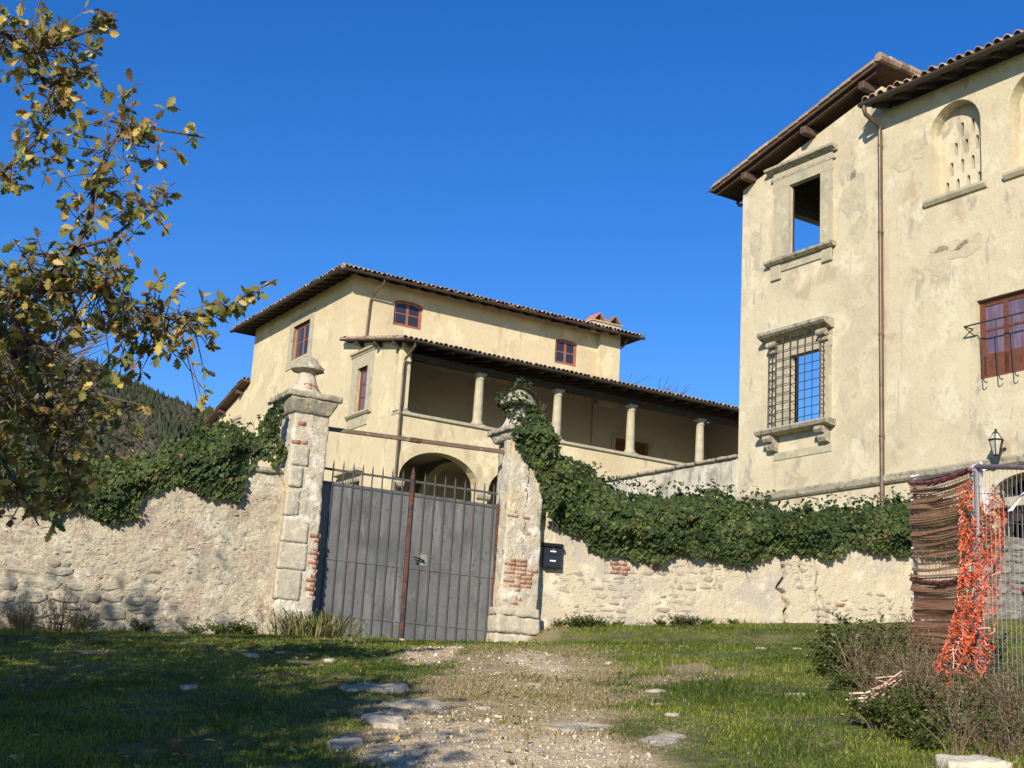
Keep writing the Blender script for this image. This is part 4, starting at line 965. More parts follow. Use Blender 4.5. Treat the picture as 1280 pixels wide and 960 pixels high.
bell('finial_stem', rp, 3.24, .03, 6.63, 2.9, M_PIER, [(.28, 0), (.25, .06), (.21, .13), (.18, .22), (.165, .34), (.19, .40)], 6)
bell('finial_cap', rp, 3.24, .03, 7.01, 2.9, M_LICHEN, [(.20, 0), (.31, .03), (.32, .07), (.27, .13), (.20, .22), (.12, .28), (.04, .31)], 7, .07)

# ---------------------------------------------------------------- iron gate, two leaves
ribs = {0: [-.14, .02, .19, .36, .52, .685, .86, 1.03, 1.21], 1: [1.60, 1.78, 1.965, 2.145, 2.325, 2.505, 2.685, 2.86]}
for side, (x0, x1, lab) in enumerate(((-.19, 1.345, 'left leaf of the grey sheet metal gate, shaded along the pillar'), (1.405, 2.95, 'right leaf of the grey sheet metal gate with the pale lock plate and handle'))):
    g = gate_thing('gate_leaf', lab, 'gate', 2.9, 'leaves of the grey gate')
    for k in range(len(ribs[side]) + 1):
        e = [x0] + ribs[side] + [x1]
        b = MB(dz=2.9); b.box(e[k] + .001, e[k + 1] - .001, .010 + .002 * (k % 3), .016 + .002 * (k % 3), 2.94, 5.31 + random.uniform(-.004, .004)); b.build('sheet_panel', M_GATE, g)
    for x in ribs[side]:
        b = MB(dz=2.9); b.box(x - .008, x + .008, -.014, .009, 2.95, 5.58); b.add([(x - .008, -.014, 5.58), (x + .008, -.014, 5.58), (x + .008, .009, 5.58), (x - .008, .009, 5.58), (x, -.004, 5.67)], [(0, 1, 4), (1, 2, 4), (2, 3, 4), (3, 0, 4)]); b.build('bar', M_GATEBAR, g)
    for z, h_, d0 in ((5.50, .035, .0102), (5.27, .03, -.0002)):
        b = MB(dz=2.9); b.box(x0, x1, d0 - .001, d0 + .022, z - h_ / 2, z + h_ / 2); b.build('top_rail', M_GATEBAR, g)
    for za, zb_ in ((4.10, 4.13), (4.36, 4.38), (3.25, 3.285)):
        b = MB(dz=2.9); b.box(x0, x1, .001, .0085, za, zb_); b.build('cross_rail', M_GATE, g)
    b = MB(dz=2.9); b.box(x0 + .004, x1 - .004, .002, .0095, 4.131, 4.359); b.build('middle_band', M_GATE, g)
    if side:
        b = MB(dz=2.9); b.box(1.615, 1.735, -.008, .001, 4.17, 4.35, ch=.002); b.build('lock_plate', M_LOCK, g)
        b = MB(dz=2.9); b.tube([(1.47, -.06, 4.29), (1.58, -.065, 4.265), (1.66, -.05, 4.245), (1.665, -.01, 4.245)], [.010, .014, .014, .012], 8); b.lathe([(.022, 0), (.022, .02)], (1.55, -.03, 4.20), 8); b.build('handle', M_BLACK, g)
        b = MB(dz=2.9); b.box(1.41, 1.60, .0005, .0018, 4.17, 4.352); b.build('lock_case', M_GATE, g)
        b = MB(dz=2.9); b.box(2.935, 2.957, -.03, .03, 2.95, 5.33); b.build('hinge_stile', M_RUSTBAR, g)
    else:
        b = MB(dz=2.9); b.box(1.348, 1.402, -.04, .012, 2.95, 5.60, ch=.006); b.add([(1.348, -.04, 5.6), (1.402, -.04, 5.6), (1.402, .012, 5.6), (1.348, .012, 5.6), (1.375, -.014, 5.74)], [(0, 1, 4), (1, 2, 4), (2, 3, 4), (3, 0, 4)]); b.build('meeting_bar', M_RUSTBAR, g, label='rusted red brown upright where the two leaves meet')
t = gate_thing('tie_beam', 'thin rusty iron beam joining the two pillars above the gate', 'beam', 6.1)
b = MB(dz=6.1)
b.hexa([(-.30, -.03, 6.09), (2.99, -.03, 6.18), (2.99, .03, 6.18), (-.30, .03, 6.09), (-.30, -.03, 6.15), (2.99, -.03, 6.245), (2.99, .03, 6.245), (-.30, .03, 6.15)]); b.build('beam_bar', M_BEAM, t)
b = MB(dz=6.1); b.box(1.28, 1.48, -.04, .04, 6.13, 6.20, ch=.005); b.build('joint_sleeve', M_RUSTBAR, t)

# ---------------------------------------------------------------- right garden wall
RO, RA = (0.70, 23.59), R(14)
rgz = local_ground(RO, RA)
rwall = empty('rendered_wall', (RO[0], RO[1], 3.0), RA, 'old lime rendered garden wall with exposed stones and a jagged crack, right of the gate', 'wall')
def rtop(x): return np.interp(x, [-.3, .4, 1.2, 2.5, 5, 7, 8.3, 8.8, 14], [6.1, 5.85, 5.6, 5.55, 5.6, 5.8, 5.9, 5.7, 5.6]) + .03 * fbm(np.asarray(x) * 2, 0, 0, 43)
CR = [[(4.20, 5.10), (4.26, 5.0), (4.30, 4.85), (4.37, 4.6), (4.24, 4.42), (4.22, 4.38), (4.36, 4.30), (4.34, 4.22), (4.44, 4.10), (4.36, 3.98), (4.40, 3.86), (4.37, 3.55)], [(4.92, 5.0), (4.98, 4.7), (4.96, 4.4), (5.02, 4.1), (5.0, 3.85), (5.03, 3.6)], [(5.03, 4.3), (5.15, 4.05), (5.32, 4.0)], [(4.7, 5.0), (4.62, 4.8), (4.70, 4.68)]]
def rdisp(x, z):
    d = -.012 * fbm(x * 1.7, z * 1.7, 0, 61, 3) - .008 * fbm(x * 8, z * 8, 0, 65, 3)
    for P, wd, dp in zip(CR, (.020, .013, .014, .012), (.24, .13, .12, .10)):
        for (p, q) in zip(P[:-1], P[1:]):
            ex, ez_ = q[0] - p[0], q[1] - p[1]; L2 = ex * ex + ez_ * ez_
            tt = np.clip(((x - p[0]) * ex + (z - p[1]) * ez_) / L2, 0, 1)
            dist = np.hypot(x - p[0] - tt * ex, z - p[1] - tt * ez_)
            d = np.maximum(d, dp * np.exp(-(dist / wd) ** 2))
    return d
relief('render_face', M_RENDER, rwall, -.12, 8.3, 390, lambda x: rgz(x) - .4, rtop, 110, rdisp, .5, 3.0)
relief('rough_face', M_DARKJOINT, rwall, 8.301, 14, 160, lambda x: rgz(x) - .4, rtop, 60, lambda x, z: -.03 * fbm(x * 3, z * 3, 0, 71, 3), .5, 3.0)
rr = random.Random(8)
patches = [(1.15, 3.95, .5, .45), (.75, 3.6, .4, .25), (1.75, 4.55, .5, .18), (2.35, 3.95, .35, .5), (2.55, 4.62, .5, .16), (3.35, 4.68, .5, .14), (1.45, 4.25, .35, .3), (4.75, 4.75, .28, .35), (5.45, 4.0, .55, .3), (6.2, 4.15, .6, .28), (5.9, 3.8, .6, .25), (.45, 4.2, .3, .25), (2.1, 3.55, .5, .15), (3.0, 4.35, .25, .18), (4.45, 4.95, .25, .15)]
cnt = 0
for (x, z, w_, h_) in courses(.25, 6.9, lambda x: float(rgz(x)), 5.0, .07, .15, .10, .30, rr):
    inside = max(1 - ((x - p[0]) / p[2]) ** 2 - ((z - p[1]) / p[3]) ** 2 for p in patches)
    if inside + .35 * float(fbm(x * 3, z * 3, 0, 81, 2)) < .12: continue
    if 1.2 < x < 1.5 and 4.36 < z < 4.58: continue
    link('stone', ST2[rr.randrange(10)], rwall, (x, .002 + .010 * rr.random(), z - 3.0), (rr.uniform(-.06, .06), rr.uniform(-.1, .1), rr.uniform(-.06, .06)), (w_ * 1.02, .24, h_ * .92)); cnt += 1
    if cnt > 190: break
for (x, z) in ((1.24, 4.40), (1.40, 4.40), (1.27, 4.47), (1.43, 4.475), (1.23, 4.545), (1.38, 4.55), (1.95, 4.53), (3.6, 4.83), (5.4, 4.18)): link('brick', BM[int(x * 40) % 3], rwall, (x, .03, z - 3.0), (0, rr.uniform(-.05, .05), 0), (.66, 1, 1.05))
sm = []
for k in range(500):
    p = patches[rr.randrange(len(patches))]; x = p[0] + rr.gauss(0, p[2] * .6); z = p[1] + rr.gauss(0, p[3] * .6)
    if float(rgz(x)) < z < 5.1 and .05 < x < 6.95: sm.append((x, float(rdisp(x, z)) - .002, z, rr.uniform(.03, .09), rr.uniform(.02, .045)))
blocks_joined('rubble_fill', sm, M_STONE2, rwall, 'stuff', 3.0, .12); sm = []
for (x, z, w_, h_) in courses(8.3, 13.8, lambda x: float(rgz(x)), 5.5, .12, .24, .16, .42, rr): sm.append((x, -.01, z, w_ * .93, h_ * .93))
nfar = 0
for (x, y_, z, w_, h_) in sm:
    if x < 11.5 and nfar < 100: link('stone', GST[nfar % 8], rwall, (x, y_ - .02 * rr.random(), z - 3.0), (rr.uniform(-.08, .08), rr.uniform(-.08, .08), rr.uniform(-.08, .08)), (w_, .24, h_)); nfar += 1
blocks_joined('rubble_fill', [q for q in sm if q[0] >= 11.5], M_GREYST, rwall, 'stuff', 3.0, .12)

# ---------------------------------------------------------------- mailbox on the right wall
mx = empty('mailbox', (RO[0] + .115 * math.cos(RA), RO[1] + .115 * math.sin(RA), 4.36), RA, 'small black mailbox with two white labels fixed to the wall beside the right pillar', 'mailbox')
b = MB(); b.box(-.155, .155, -.14, -.015, 0, .34, ch=.012); b.build('body', M_BLACK, mx)
b = MB(); b.profile([(-.015, .345), (-.165, .345), (-.17, .365), (-.14, .405), (-.015, .43)], -.17, .17); b.build('lid', M_BLACK, mx)
b = MB(); b.box(-.05, .05, -.148, -.139, .262, .285, ch=.002); b.build('name_label', M_WHITE, mx)
b = MB(); b.box(-.05, .05, -.148, -.139, .105, .13, ch=.002); b.build('name_label', M_WHITE, mx)
b = MB(); b.box(-.12, .12, -.152, -.139, .22, .232); b.box(-.125, .125, -.146, -.139, .03, .037); b.build('door_edge', M_BLACK, mx)
b = MB(); b.tube([(0, -.139, .31), (0, -.15, .31)], .012, 8); b.build('lock', M_GALV, mx)

# ---------------------------------------------------------------- ivy
def ivy(name, label, o, ang, zb, P, dens, thick,  extra=(), group=None, tops=(), base_y=-.02, blob=True, seed=1):
    g = np.random.default_rng(seed)
    mxx = np.linspace(min(p[0] for p in P), max(p[0] for p in P), 24); tp_ = [(v, max([p[1] for p in P if abs(p[0] - v) < .6] or [P[0][1]])) for v in mxx]
    e = empty(name, (o[0], o[1], zb), ang, label, 'ivy', group)
    xs = [p[0] for p in P]; zs = [p[1] for p in P]
    A = (max(xs) - min(xs)) * (max(zs) - min(zs)); N = int(A * dens)
    x = g.uniform(min(xs) - .12, max(xs) + .12, N); z = g.uniform(min(zs) - .12, max(zs) + .12, N)
    jx = x + .07 * fbm(x * 6, z * 6, 0, seed + 5); jz = z + .09 * fbm(x * 5, z * 5, 0, seed + 9)
    k = in_poly(P, jx, jz); x = x[k]; z = z[k]
    d = poly_dist(P, x, z); n = len(x)
    bul = thick * (.30 + .70 * sstep(0, .45, d)) * (1 + .5 * fbm(x * 2.4, z * 2.8, 0, seed + 2, 3))
    by = base_y(x, z) if callable(base_y) else base_y
    y = by - bul * (1 - .42 * g.random(n) ** 2)
    pos = np.stack([x, y, z - zb], -1)
    gr = np.stack([.5 * fbm(x * 3, z * 3, 0, seed + 3), -np.ones(n), .45 + .5 * fbm(x * 3, z * 3, 5, seed + 4)], -1)
    nrm = unit(gr + g.normal(0, .34, (n, 3)))
    ax = unit(np.stack([g.normal(0, .55, n), g.normal(-.35, .3, n), -np.ones(n) + g.normal(0, .35, n)], -1))
    pos_all = [pos]; ax_all = [ax]; nr_all = [nrm]; sc = [np.clip(g.lognormal(math.log(.058), .28, n), .03, .11)]
    for (cx, cy, cz, r_, m) in extra:             # loose sprays and rosettes
        q = g.normal(0, 1, (m, 3)); q = unit(q) * (r_ * g.uniform(.3, 1, m) ** .6)[:, None]
        pos_all.append(np.array([cx, cy, cz - zb]) + q); ax_all.append(unit(q * [1, 1, .4] + np.array([0, -.2, -.5]) * r_ + g.normal(0, .3 * r_, (m, 3)))); nr_all.append(unit(q + np.array([0, -.5, .6]) * r_)); sc.append(g.uniform(.045, .085, m))
    pos = np.concatenate(pos_all); V, F = leaf_instances(IVYLEAF[0], IVYLEAF[1], pos, np.concatenate(ax_all), np.concatenate(nr_all), np.concatenate(sc))
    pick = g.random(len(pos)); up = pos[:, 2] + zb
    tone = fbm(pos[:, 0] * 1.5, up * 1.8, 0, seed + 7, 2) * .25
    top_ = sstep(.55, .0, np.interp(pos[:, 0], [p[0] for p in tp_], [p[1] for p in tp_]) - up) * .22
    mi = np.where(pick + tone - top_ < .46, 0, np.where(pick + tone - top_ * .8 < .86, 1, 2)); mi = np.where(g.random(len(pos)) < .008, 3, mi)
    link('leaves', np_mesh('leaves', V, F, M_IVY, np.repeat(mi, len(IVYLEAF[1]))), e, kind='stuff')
    if blob:                                      # added blobs in the darkest leaf colour fill the shaded depth, hide the wall
        m = int(A * 55); x = g.uniform(min(xs), max(xs), m); z = g.uniform(min(zs), max(zs), m)
        k = in_poly(P, x, z); x = x[k]; z = z[k]; d = poly_dist(P, x, z); k = d > .13; x = x[k]; z = z[k]; d = d[k]
        b = bmesh.new(); bmesh.ops.create_icosphere(b, subdivisions=1, radius=1); sv = np.array([v.co for v in b.verts]); sf = np.array([[v.index for v in f.verts] for f in b.faces]); b.free()
        r_ = np.clip((d - .07) * .7, .04, .13); cy = (base_y(x, z) if callable(base_y) else base_y) - .22 * thick * sstep(0, .4, d)
        Vb = np.stack([x, cy, z - zb], -1)[:, None, :] + sv[None] * (r_[:, None] * np.array([1, .7, 1])[None])[:, None, :]
        Fb = sf[None] + (np.arange(len(x)) * len(sv))[:, None, None]
        link('inner_foliage', np_mesh('inner_foliage', Vb.reshape(-1, 3), Fb.reshape(-1, 3), M_IVY[0]), e, kind='stuff')
    b = MB(dz=zb); sr = random.Random(seed)       # bare runners hanging below and climbing above
    for k in range(26):
        p = P[sr.randrange(len(P))]; q = Vector((p[0], float(base_y(np.array(p[0]), np.array(p[1]))) - .05 if callable(base_y) else base_y - .05, p[1])); pts = [q]
        dirx = sr.uniform(-.6, .6); up_ = 1 if sr.random() < .45 else -1
        for j in range(4): q = q + Vector((dirx * .06 + sr.uniform(-.03, .03), sr.uniform(-.03, .02), up_ * .055)); pts.append(q)
        b.tube(pts, [.005, .005, .004, .003, .002], 4)
    b.build('stem', M_TWIG, e, kind='stuff')
    return e
PR = [(-.85, 6.45), (-.56, 6.80), (-.32, 6.82), (-.06, 6.68), (.1, 6.28), (.6, 6.2), (1.11, 5.84), (1.54, 5.75), (2.26, 5.78), (2.99, 5.93), (3.73, 5.86), (4.48, 5.76), (5.09, 5.88), (6.02, 6.01), (6.65, 6.18), (7.3, 6.2), (8.3, 6.1), (8.4, 5.31), (7.4, 5.15), (6.64, 5.18), (6.02, 5.13), (5.55, 5.2), (5.1, 4.98), (4.49, 4.99), (4.12, 4.96), (3.53, 4.68), (3.01, 4.79), (2.43, 4.84), (2.01, 4.64), (1.58, 4.71), (1.02, 4.69), (.73, 4.79), (.37, 5.03), (.02, 5.16), (-.15, 5.25), (-.25, 5.64), (-.44, 6.02), (-.62, 6.28)]
ex = [(-.45 + random.uniform(-.2, .2), -.5, 6.72 + random.uniform(-.1, .15), .14, 26) for k in range(6)]
ex += [(.8 + k * .19, -.2 + random.uniform(-.1, .1), float(np.interp(.8 + k * .19, [.6, 1.5, 3, 4.5, 6.6, 8.3], [6.1, 5.8, 5.95, 5.8, 6.18, 6.1])) + random.uniform(0, .12), .10, 12) for k in range(38)]
ivy('ivy', 'thick dark ivy spilling along the top of the right wall and up its pillar', RO, RA, 3.6, PR, 2100, .38, ex, 'ivy on the walls', seed=3, base_y=lambda x, z: -.02 + sstep(.22, .0, x) * (-.22 + .25 * np.minimum(x, 0)) - .13 * sstep(6.3, 6.5, z) * sstep(.2, 0, x))
PL_ = [(-7.5, 5.3), (-5.26, 5.22), (-4.61, 5.14), (-3.52, 5.16), (-2.74, 5.27), (-2.09, 5.65), (-1.88, 5.86), (-1.47, 5.98), (-1.03, 5.86), (-.82, 6.23), (-.72, 6.42), (-.62, 6.38), (-.67, 5.9), (-.46, 5.68), (-.59, 5.39), (-.93, 5.47), (-1.12, 5.29), (-1.13, 4.84), (-1.35, 4.82), (-1.78, 4.93), (-2.19, 4.98), (-2.46, 4.8), (-2.7, 4.42), (-2.97, 4.3), (-3.43, 4.42), (-3.85, 4.32), (-4.3, 4.44), (-5.14, 4.39), (-7.5, 4.5)]
ex = [(x, -.05, z, .12, 16) for (x, z) in ((-1.9, 5.92), (-1.5, 6.02), (-1.2, 5.95), (-.9, 6.15), (-.8, 6.35), (-.6, 5.7), (-1.25, 4.85), (-1.2, 4.95), (-2.65, 4.42), (-2.9, 4.34))]
ivy('ivy', 'bright ivy clump over the left wall beneath the oak branches', LO, LA, 3.6, PL_, 2000, .30, ex, 'ivy on the walls', seed=23)
ex = [(3.24 + .27 * math.cos(a), .03 + .27 * math.sin(a), 7.08 + .1 * math.sin(3 * a), .13, 34) for a in np.linspace(0, 6.28, 11)] + [(3.24, -.0, 7.30, .22, 60), (3.22, .03, 7.5, .07, 10), (3.36, .0, 7.46, .08, 10), (3.02, -.1, 7.2, .12, 26), (3.46, -.1, 6.85, .14, 30), (3.3, -.2, 6.75, .14, 34), (3.05, -.15, 6.82, .12, 26), (3.42, -.22, 6.65, .14, 40), (2.95, -.2, 7.05, .09, 14)]
ivy('ivy', 'wispy ivy tuft wrapped round the right finial', GO, GA, 6.4, [(3.1, 6.6), (3.5, 6.6), (3.46, 6.95), (3.2, 7.0)], 700, .24, ex, 'ivy on the walls', blob=False, seed=33, base_y=-.1)
# ---------------------------------------------------------------- the oak at the left edge of the view
def wobble(p, q, n, amp, r_):
    p = np.array(p, float); q = np.array(q, float); out = []
    for i in range(n + 1):
        t = i / n; out.append(p + (q - p) * t + (r_.normal(0, amp, 3) if 0 < i < n else 0))
    return out
OX, OY = -8.1, 7.2
og = float(ground_z(OX, OY))
oak = empty('oak_tree', (OX, OY, og), 0, 'autumn oak with olive and yellow leaves reaching in from the left edge', 'tree')
g = np.random.default_rng(77)
b = MB(T=lambda x, y, z: (x - OX, y - OY, z), dz=og)
b.tube([(OX, OY, og - .3), (OX + .02, OY, og + .3), (OX + .1, OY + .05, og + 1.3), (OX + .05, OY + .2, og + 2.4), (OX + .2, OY + .3, og + 3.6), (OX + .1, OY + .1, og + 5.2), (OX, OY, og + 6.8)], [.48, .36, .28, .25, .21, .14, .05], 12)
b.build('trunk', M_BARK, oak, True)
# branches that reach into the view: points in metres
BR = [
 [(-7.9, 7.5, 5.0), (-6.6, 8.6, 4.7), (-5.2, 9.6, 4.5), (-3.89, 10.29, 4.6), (-3.66, 10.37, 4.71), (-3.52, 10.42, 4.87), (-3.44, 10.5, 5.1), (-3.36, 10.5, 5.4), (-3.33, 10.45, 5.7), (-3.22, 10.4, 6.0), (-3.05, 10.4, 6.10), (-2.6, 10.69, 6.16)],
 [(-3.52, 10.42, 4.87), (-3.3, 10.5, 4.82), (-3.05, 10.6, 4.70), (-2.75, 10.65, 4.62), (-2.45, 10.7, 4.62), (-2.2, 10.8, 4.85), (-1.93, 10.83, 5.04)],
 [(-7.9, 7.4, 5.8), (-6.2, 8.9, 6.2), (-5.0, 9.7, 6.5), (-4.17, 10.18, 6.75), (-3.95, 10.3, 6.62), (-3.75, 10.3, 6.72), (-3.55, 10.4, 6.9), (-3.37, 10.47, 7.04)],
 [(-3.95, 10.3, 6.62), (-3.8, 10.35, 6.35), (-3.65, 10.3, 6.42), (-3.42, 10.4, 6.55)],
 [(-5.2, 9.6, 4.9), (-4.4, 10.1, 5.4), (-4.0, 10.25, 5.6), (-3.82, 10.3, 5.85), (-3.72, 10.3, 6.05), (-3.76, 10.3, 6.3)],
 [(-3.60, 10.4, 4.78), (-3.7, 10.35, 4.5), (-3.65, 10.4, 4.2), (-3.45, 10.45, 3.8), (-3.3, 10.5, 3.4), (-3.12, 10.55, 3.0)],
 [(-5.2, 9.5, 4.4), (-4.5, 9.9, 4.2), (-4.0, 10.1, 4.0), (-3.6, 10.3, 3.75), (-3.2, 10.4, 3.75), (-2.9, 10.5, 3.9)],
 [(-3.44, 10.5, 5.1), (-3.2, 10.55, 5.2), (-3.0, 10.6, 5.45), (-2.85, 10.65, 5.55)],
 [(-5.4, 9.3, 4.2), (-4.7, 9.8, 3.7), (-4.1, 10.1, 3.5), (-3.75, 10.3, 3.25)],
 [(-4.1, 10.1, 3.9), (-3.8, 10.3, 3.5), (-3.6, 10.4, 3.2), (-3.42, 10.45, 2.92)],
 [(-5.4, 9.3, 4.6), (-4.6, 9.8, 4.5), (-4.0, 10.1, 4.35), (-3.7, 10.2, 4.3), (-3.4, 10.3, 4.2)],
]
b = MB(T=lambda x, y, z: (x - OX, y - OY, z), dz=og)
seg = []
for i, P in enumerate(BR):
    n = len(P); r0 = .05 if P[0][0] < -7 else (.030 if P[0][0] < -5 else .020)
    b.tube(P, [max(.006, r0 * (1 - .85 * k / (n - 1))) for k in range(n)], 7)
    for k in range(n - 1): seg.append((np.array(P[k]), np.array(P[k + 1]), i))
# scaffold limbs of the rest of the crown
limbs = []
for k in range(16):
    a = k * 2.4 + .4; el = .25 + .9 * ((k * 7) % 16) / 16; L_ = 3.4 + 1.8 * ((k * 5) % 16) / 16
    d = np.array([math.cos(a) * math.cos(el), math.sin(a) * math.cos(el), math.sin(el) * .8])
    p0 = np.array([OX + .1, OY + .15, og + 2.8 + .18 * k]); q = p0 + d * L_
    pts = wobble(p0, q, 5, .16, g); limbs.append(pts); b.tube([tuple(p) for p in pts], [.10, .085, .065, .05, .03, .012], 7)
b.build('limb', M_BARK, oak, True)
# leaf rosettes at twig ends: cluster centre, radius, leaves (metres)
CL = []
def along(i, t0, t1, m, spread, drop=0.):
    P = [np.array(p) for p in BR[i]]
    for _ in range(m):
        t = g.uniform(t0, t1) * (len(P) - 1); k = min(int(t), len(P) - 2); p = P[k] + (P[k + 1] - P[k]) * (t - k)
        q = p + g.normal(0, spread, 3) * [1, .9, 1] + [0, 0, -drop * g.random()]
        CL.append((p, q))
along(0, .25, .62, 70, .17); along(0, .60, .90, 66, .19); along(0, .90, 1.0, 6, .035)
along(1, .05, .62, 118, .20, .14); along(1, .62, .84, 18, .07); along(1, .84, 1.0, 8, .03)
along(2, .40, .8, 74, .20); along(2, .8, 1.0, 9, .06); along(3, 0, 1, 22, .10)
along(4, .3, 1.0, 46, .15); along(5, 0, .6, 82, .24); along(5, .55, .88, 66, .19); along(5, .88, 1.0, 7, .04)
along(6, .25, .8, 92, .25); along(6, .8, 1.0, 14, .12); along(7, .2, 1, 22, .10)
along(8, .3, 1.0, 90, .26); along(9, .0, .9, 50, .17); along(10, .3, 1.0, 85, .26)
tb = MB(T=lambda x, y, z: (x - OX, y - OY, z), dz=og)
lp_, la_, ln_, ls_ = [], [], [], []
for p, q in CL:
    q = np.array(q); m_ = (p + q) / 2 + g.normal(0, .02, 3); tb.tube([tuple(p), tuple(m_), tuple(q)], [.006, .005, .0035], 4)
    d = unit((q - p)[None])[0]
    for k in range(int(g.integers(4, 7))):
        a = unit((d * .5 + g.normal(0, .75, 3) + [0, 0, -.25])[None])[0]
        lp_.append(q - d * g.uniform(0, .07)); la_.append(a); ln_.append(unit((g.normal(0, .6, 3) + [0, -.2, .7])[None])[0]); ls_.append(g.uniform(.065, .122))
tb.build('twig', M_TWIG, oak, kind='stuff')
lp_, la_, ln_, ls_ = map(np.array, (lp_, la_, ln_, ls_))
o = np.array([OX, OY, og])
order = np.argsort(-ls_ + g.normal(0, .012, len(ls_)))
own, rest = order[:290], order[290:]
def leafmi(n): return g.choice(4, n, p=[.34, .28, .13, .25])
V, F = leaf_instances(*OAKLEAF, lp_[rest] - o, la_[rest], ln_[rest], ls_[rest])
link('foliage', np_mesh('foliage', V, F, M_OAK, np.repeat(leafmi(len(rest)), len(OAKLEAF[1]))), oak, kind='stuff')
lms = []
for m_ in M_OAK: lms.append(np_mesh('leaf', OAKLEAF[0], OAKLEAF[1], m_))
for i, mi_ in zip(own, leafmi(len(own))):
    y = Vector(la_[i]); x = y.cross(Vector(ln_[i])).normalized(); z = x.cross(y)
    M_ = Matrix((x, y, z)).transposed()
    link('leaf', lms[mi_], oak, lp_[i] - o, M_.to_euler(), (ls_[i],) * 3)
# crown outside the view, thick enough to shade the turf
cp, ca, cn, cs = [], [], [], []
for P in limbs:
    for _ in range(62):
        t = g.uniform(.25, 1.0) * 5; k = min(int(t), 4); p = P[k] + (P[k + 1] - P[k]) * (t - k); c_ = p + g.normal(0, .42, 3)
        for j in range(11):
            cp.append(c_ + g.normal(0, .14, 3)); ca.append(g.normal(0, 1, 3) + [0, 0, -.3]); cn.append(g.normal(0, .6, 3) + [0, 0, .8]); cs.append(g.uniform(.11, .19))
cp, ca, cn, cs = map(np.array, (cp, ca, cn, cs))
# keep this part out of the open view so that only the modelled branches show
dx = cp[:, 0]; keep = dx < -.375 * cp[:, 1] - .15
cp, ca, cn, cs = cp[keep], ca[keep], cn[keep], cs[keep]
V, F = leaf_instances(*OAKLOW, cp - o, unit(ca), unit(cn), cs)
link('outer_crown', np_mesh('outer_crown', V, F, M_OAK, np.repeat(leafmi(len(cp)), len(OAKLOW[1]))), oak, kind='stuff')

# ---------------------------------------------------------------- a second oak behind the viewer's left, known by its shade
def round_tree(name, x, y, hgt, rad, label, cat, seed, nleaf, trunk_h=2.2, group=None, ztop=99.):
    g = np.random.default_rng(seed); gz = float(ground_z(x, y)); e = empty(name, (x, y, gz), 0, label, cat, group)
    b = MB(); b.tube([(0, 0, -.3), (0, 0, .3), (.06, .02, trunk_h), (.1, .1, hgt * .7)], [.42, .3, .22, .08], 10); b.build('trunk', M_BARK, e, True)
    b = MB(); lim = []
    for k in range(14):
        a = k * 2.4; el = .2 + 1.1 * k / 14; d = np.array([math.cos(a) * math.cos(el), math.sin(a) * math.cos(el), math.sin(el)])
        p0 = np.array([0, 0, trunk_h + (hgt * .3) * k / 14]); q = p0 + d * rad * [1, 1, .7]; pts = wobble(p0, q, 4, .12, g); lim.append(pts); b.tube([tuple(p) for p in pts], [.09, .07, .05, .03, .012], 6)
    b.build('limb', M_BARK, e)
    P_, A_, N_, S_ = [], [], [], []
    for pts in lim:
        for _ in range(nleaf // 14 // 10):
            t = g.uniform(.3, 1.) * 4; k = min(int(t), 3); c_ = pts[k] + (pts[k + 1] - pts[k]) * (t - k) + g.normal(0, .35, 3)
            for j in range(10): P_.append(c_ + g.normal(0, .14, 3)); A_.append(g.normal(0, 1, 3)); N_.append(g.normal(0, .6, 3) + [0, 0, .8]); S_.append(g.uniform(.11, .19))
    P_ = np.array(P_); kk = (P_[:, 2] > trunk_h - .5) & (P_[:, 2] < ztop); P_ = P_[kk]; A_ = np.array(A_)[kk]; N_ = np.array(N_)[kk]; S_ = np.array(S_)[kk]
    V, F = leaf_instances(*OAKLOW, P_, unit(A_), unit(N_), S_)
    link('crown', np_mesh('crown', V, F, M_OAK, np.repeat(g.choice(4, len(P_), p=[.34, .28, .13, .25]), len(OAKLOW[1]))), e, kind='stuff')
round_tree('oak_tree', -5.6, 2.2, 5.4, 3.5, 'leafy oak standing to the left behind the viewer, casting shade on the turf', 'tree', 5, 27000, 3.2, None, 6.3)

# ---------------------------------------------------------------- site fence on the right
PA, PB, PC = np.array([3.757, 12.86]), np.array([3.88, 11.57]), np.array([4.28, 8.3])
def fence_panel(p, q, z0a, z0b, h, label, group, post=True):
    d = q - p; L_ = float(np.hypot(*d)); ang = math.atan2(d[1], d[0]); e = empty('fence_panel', (p[0], p[1], z0a), ang, label, 'fence panel', group)
    sl = (z0b - z0a) / L_
    Z = lambda a, z: z + sl * a
    b = MB(); b.tube([(0, 0, -.15), (0, 0, h + .03)], .021, 8); b.build('post', M_GALV, e, True)
    b = MB(); b.tube([(L_ - .045, 0, Z(L_, -.1)), (L_ - .045, 0, Z(L_, h + .03))], .021, 8); b.build('post', M_GALV, e, True)
    b = MB(); b.tube([(0, 0, h), (L_ - .045, 0, Z(L_, h))], .021, 8); b.build('top_rail', M_RAIL, e, True)
    b = MB(); b.tube([(0, 0, .12), (L_ - .045, 0, Z(L_, .12))], .019, 8); b.build('bottom_rail', M_RAIL, e, True)
    b = MB()
    n = int(L_ / .075)
    for k in range(1, n): a = L_ * k / n; b.tube([(a, 0, Z(a, .12)), (a, 0, Z(a, h))], .0021, 4)
    for k in range(1, 8): z = .12 + (h - .12) * k / 8; b.tube([(0, .004, z), (L_ - .05, .004, Z(L_, z))], .0028, 4)
    b.build('wire_mesh', M_GALV, e)
    return e, L_, ang, sl
zA, zB, zC = 2.20, 2.10, 1.5
fence_panel(PA, PB, zA, zB, 1.9, 'far wire fence panel hidden under brown debris netting', 'site fence panels')
fence_panel(PB + (PC - PB) * .012, PC, zB, zC, 1.9, 'near wire fence panel with open mesh at the right edge', 'site fence panels')
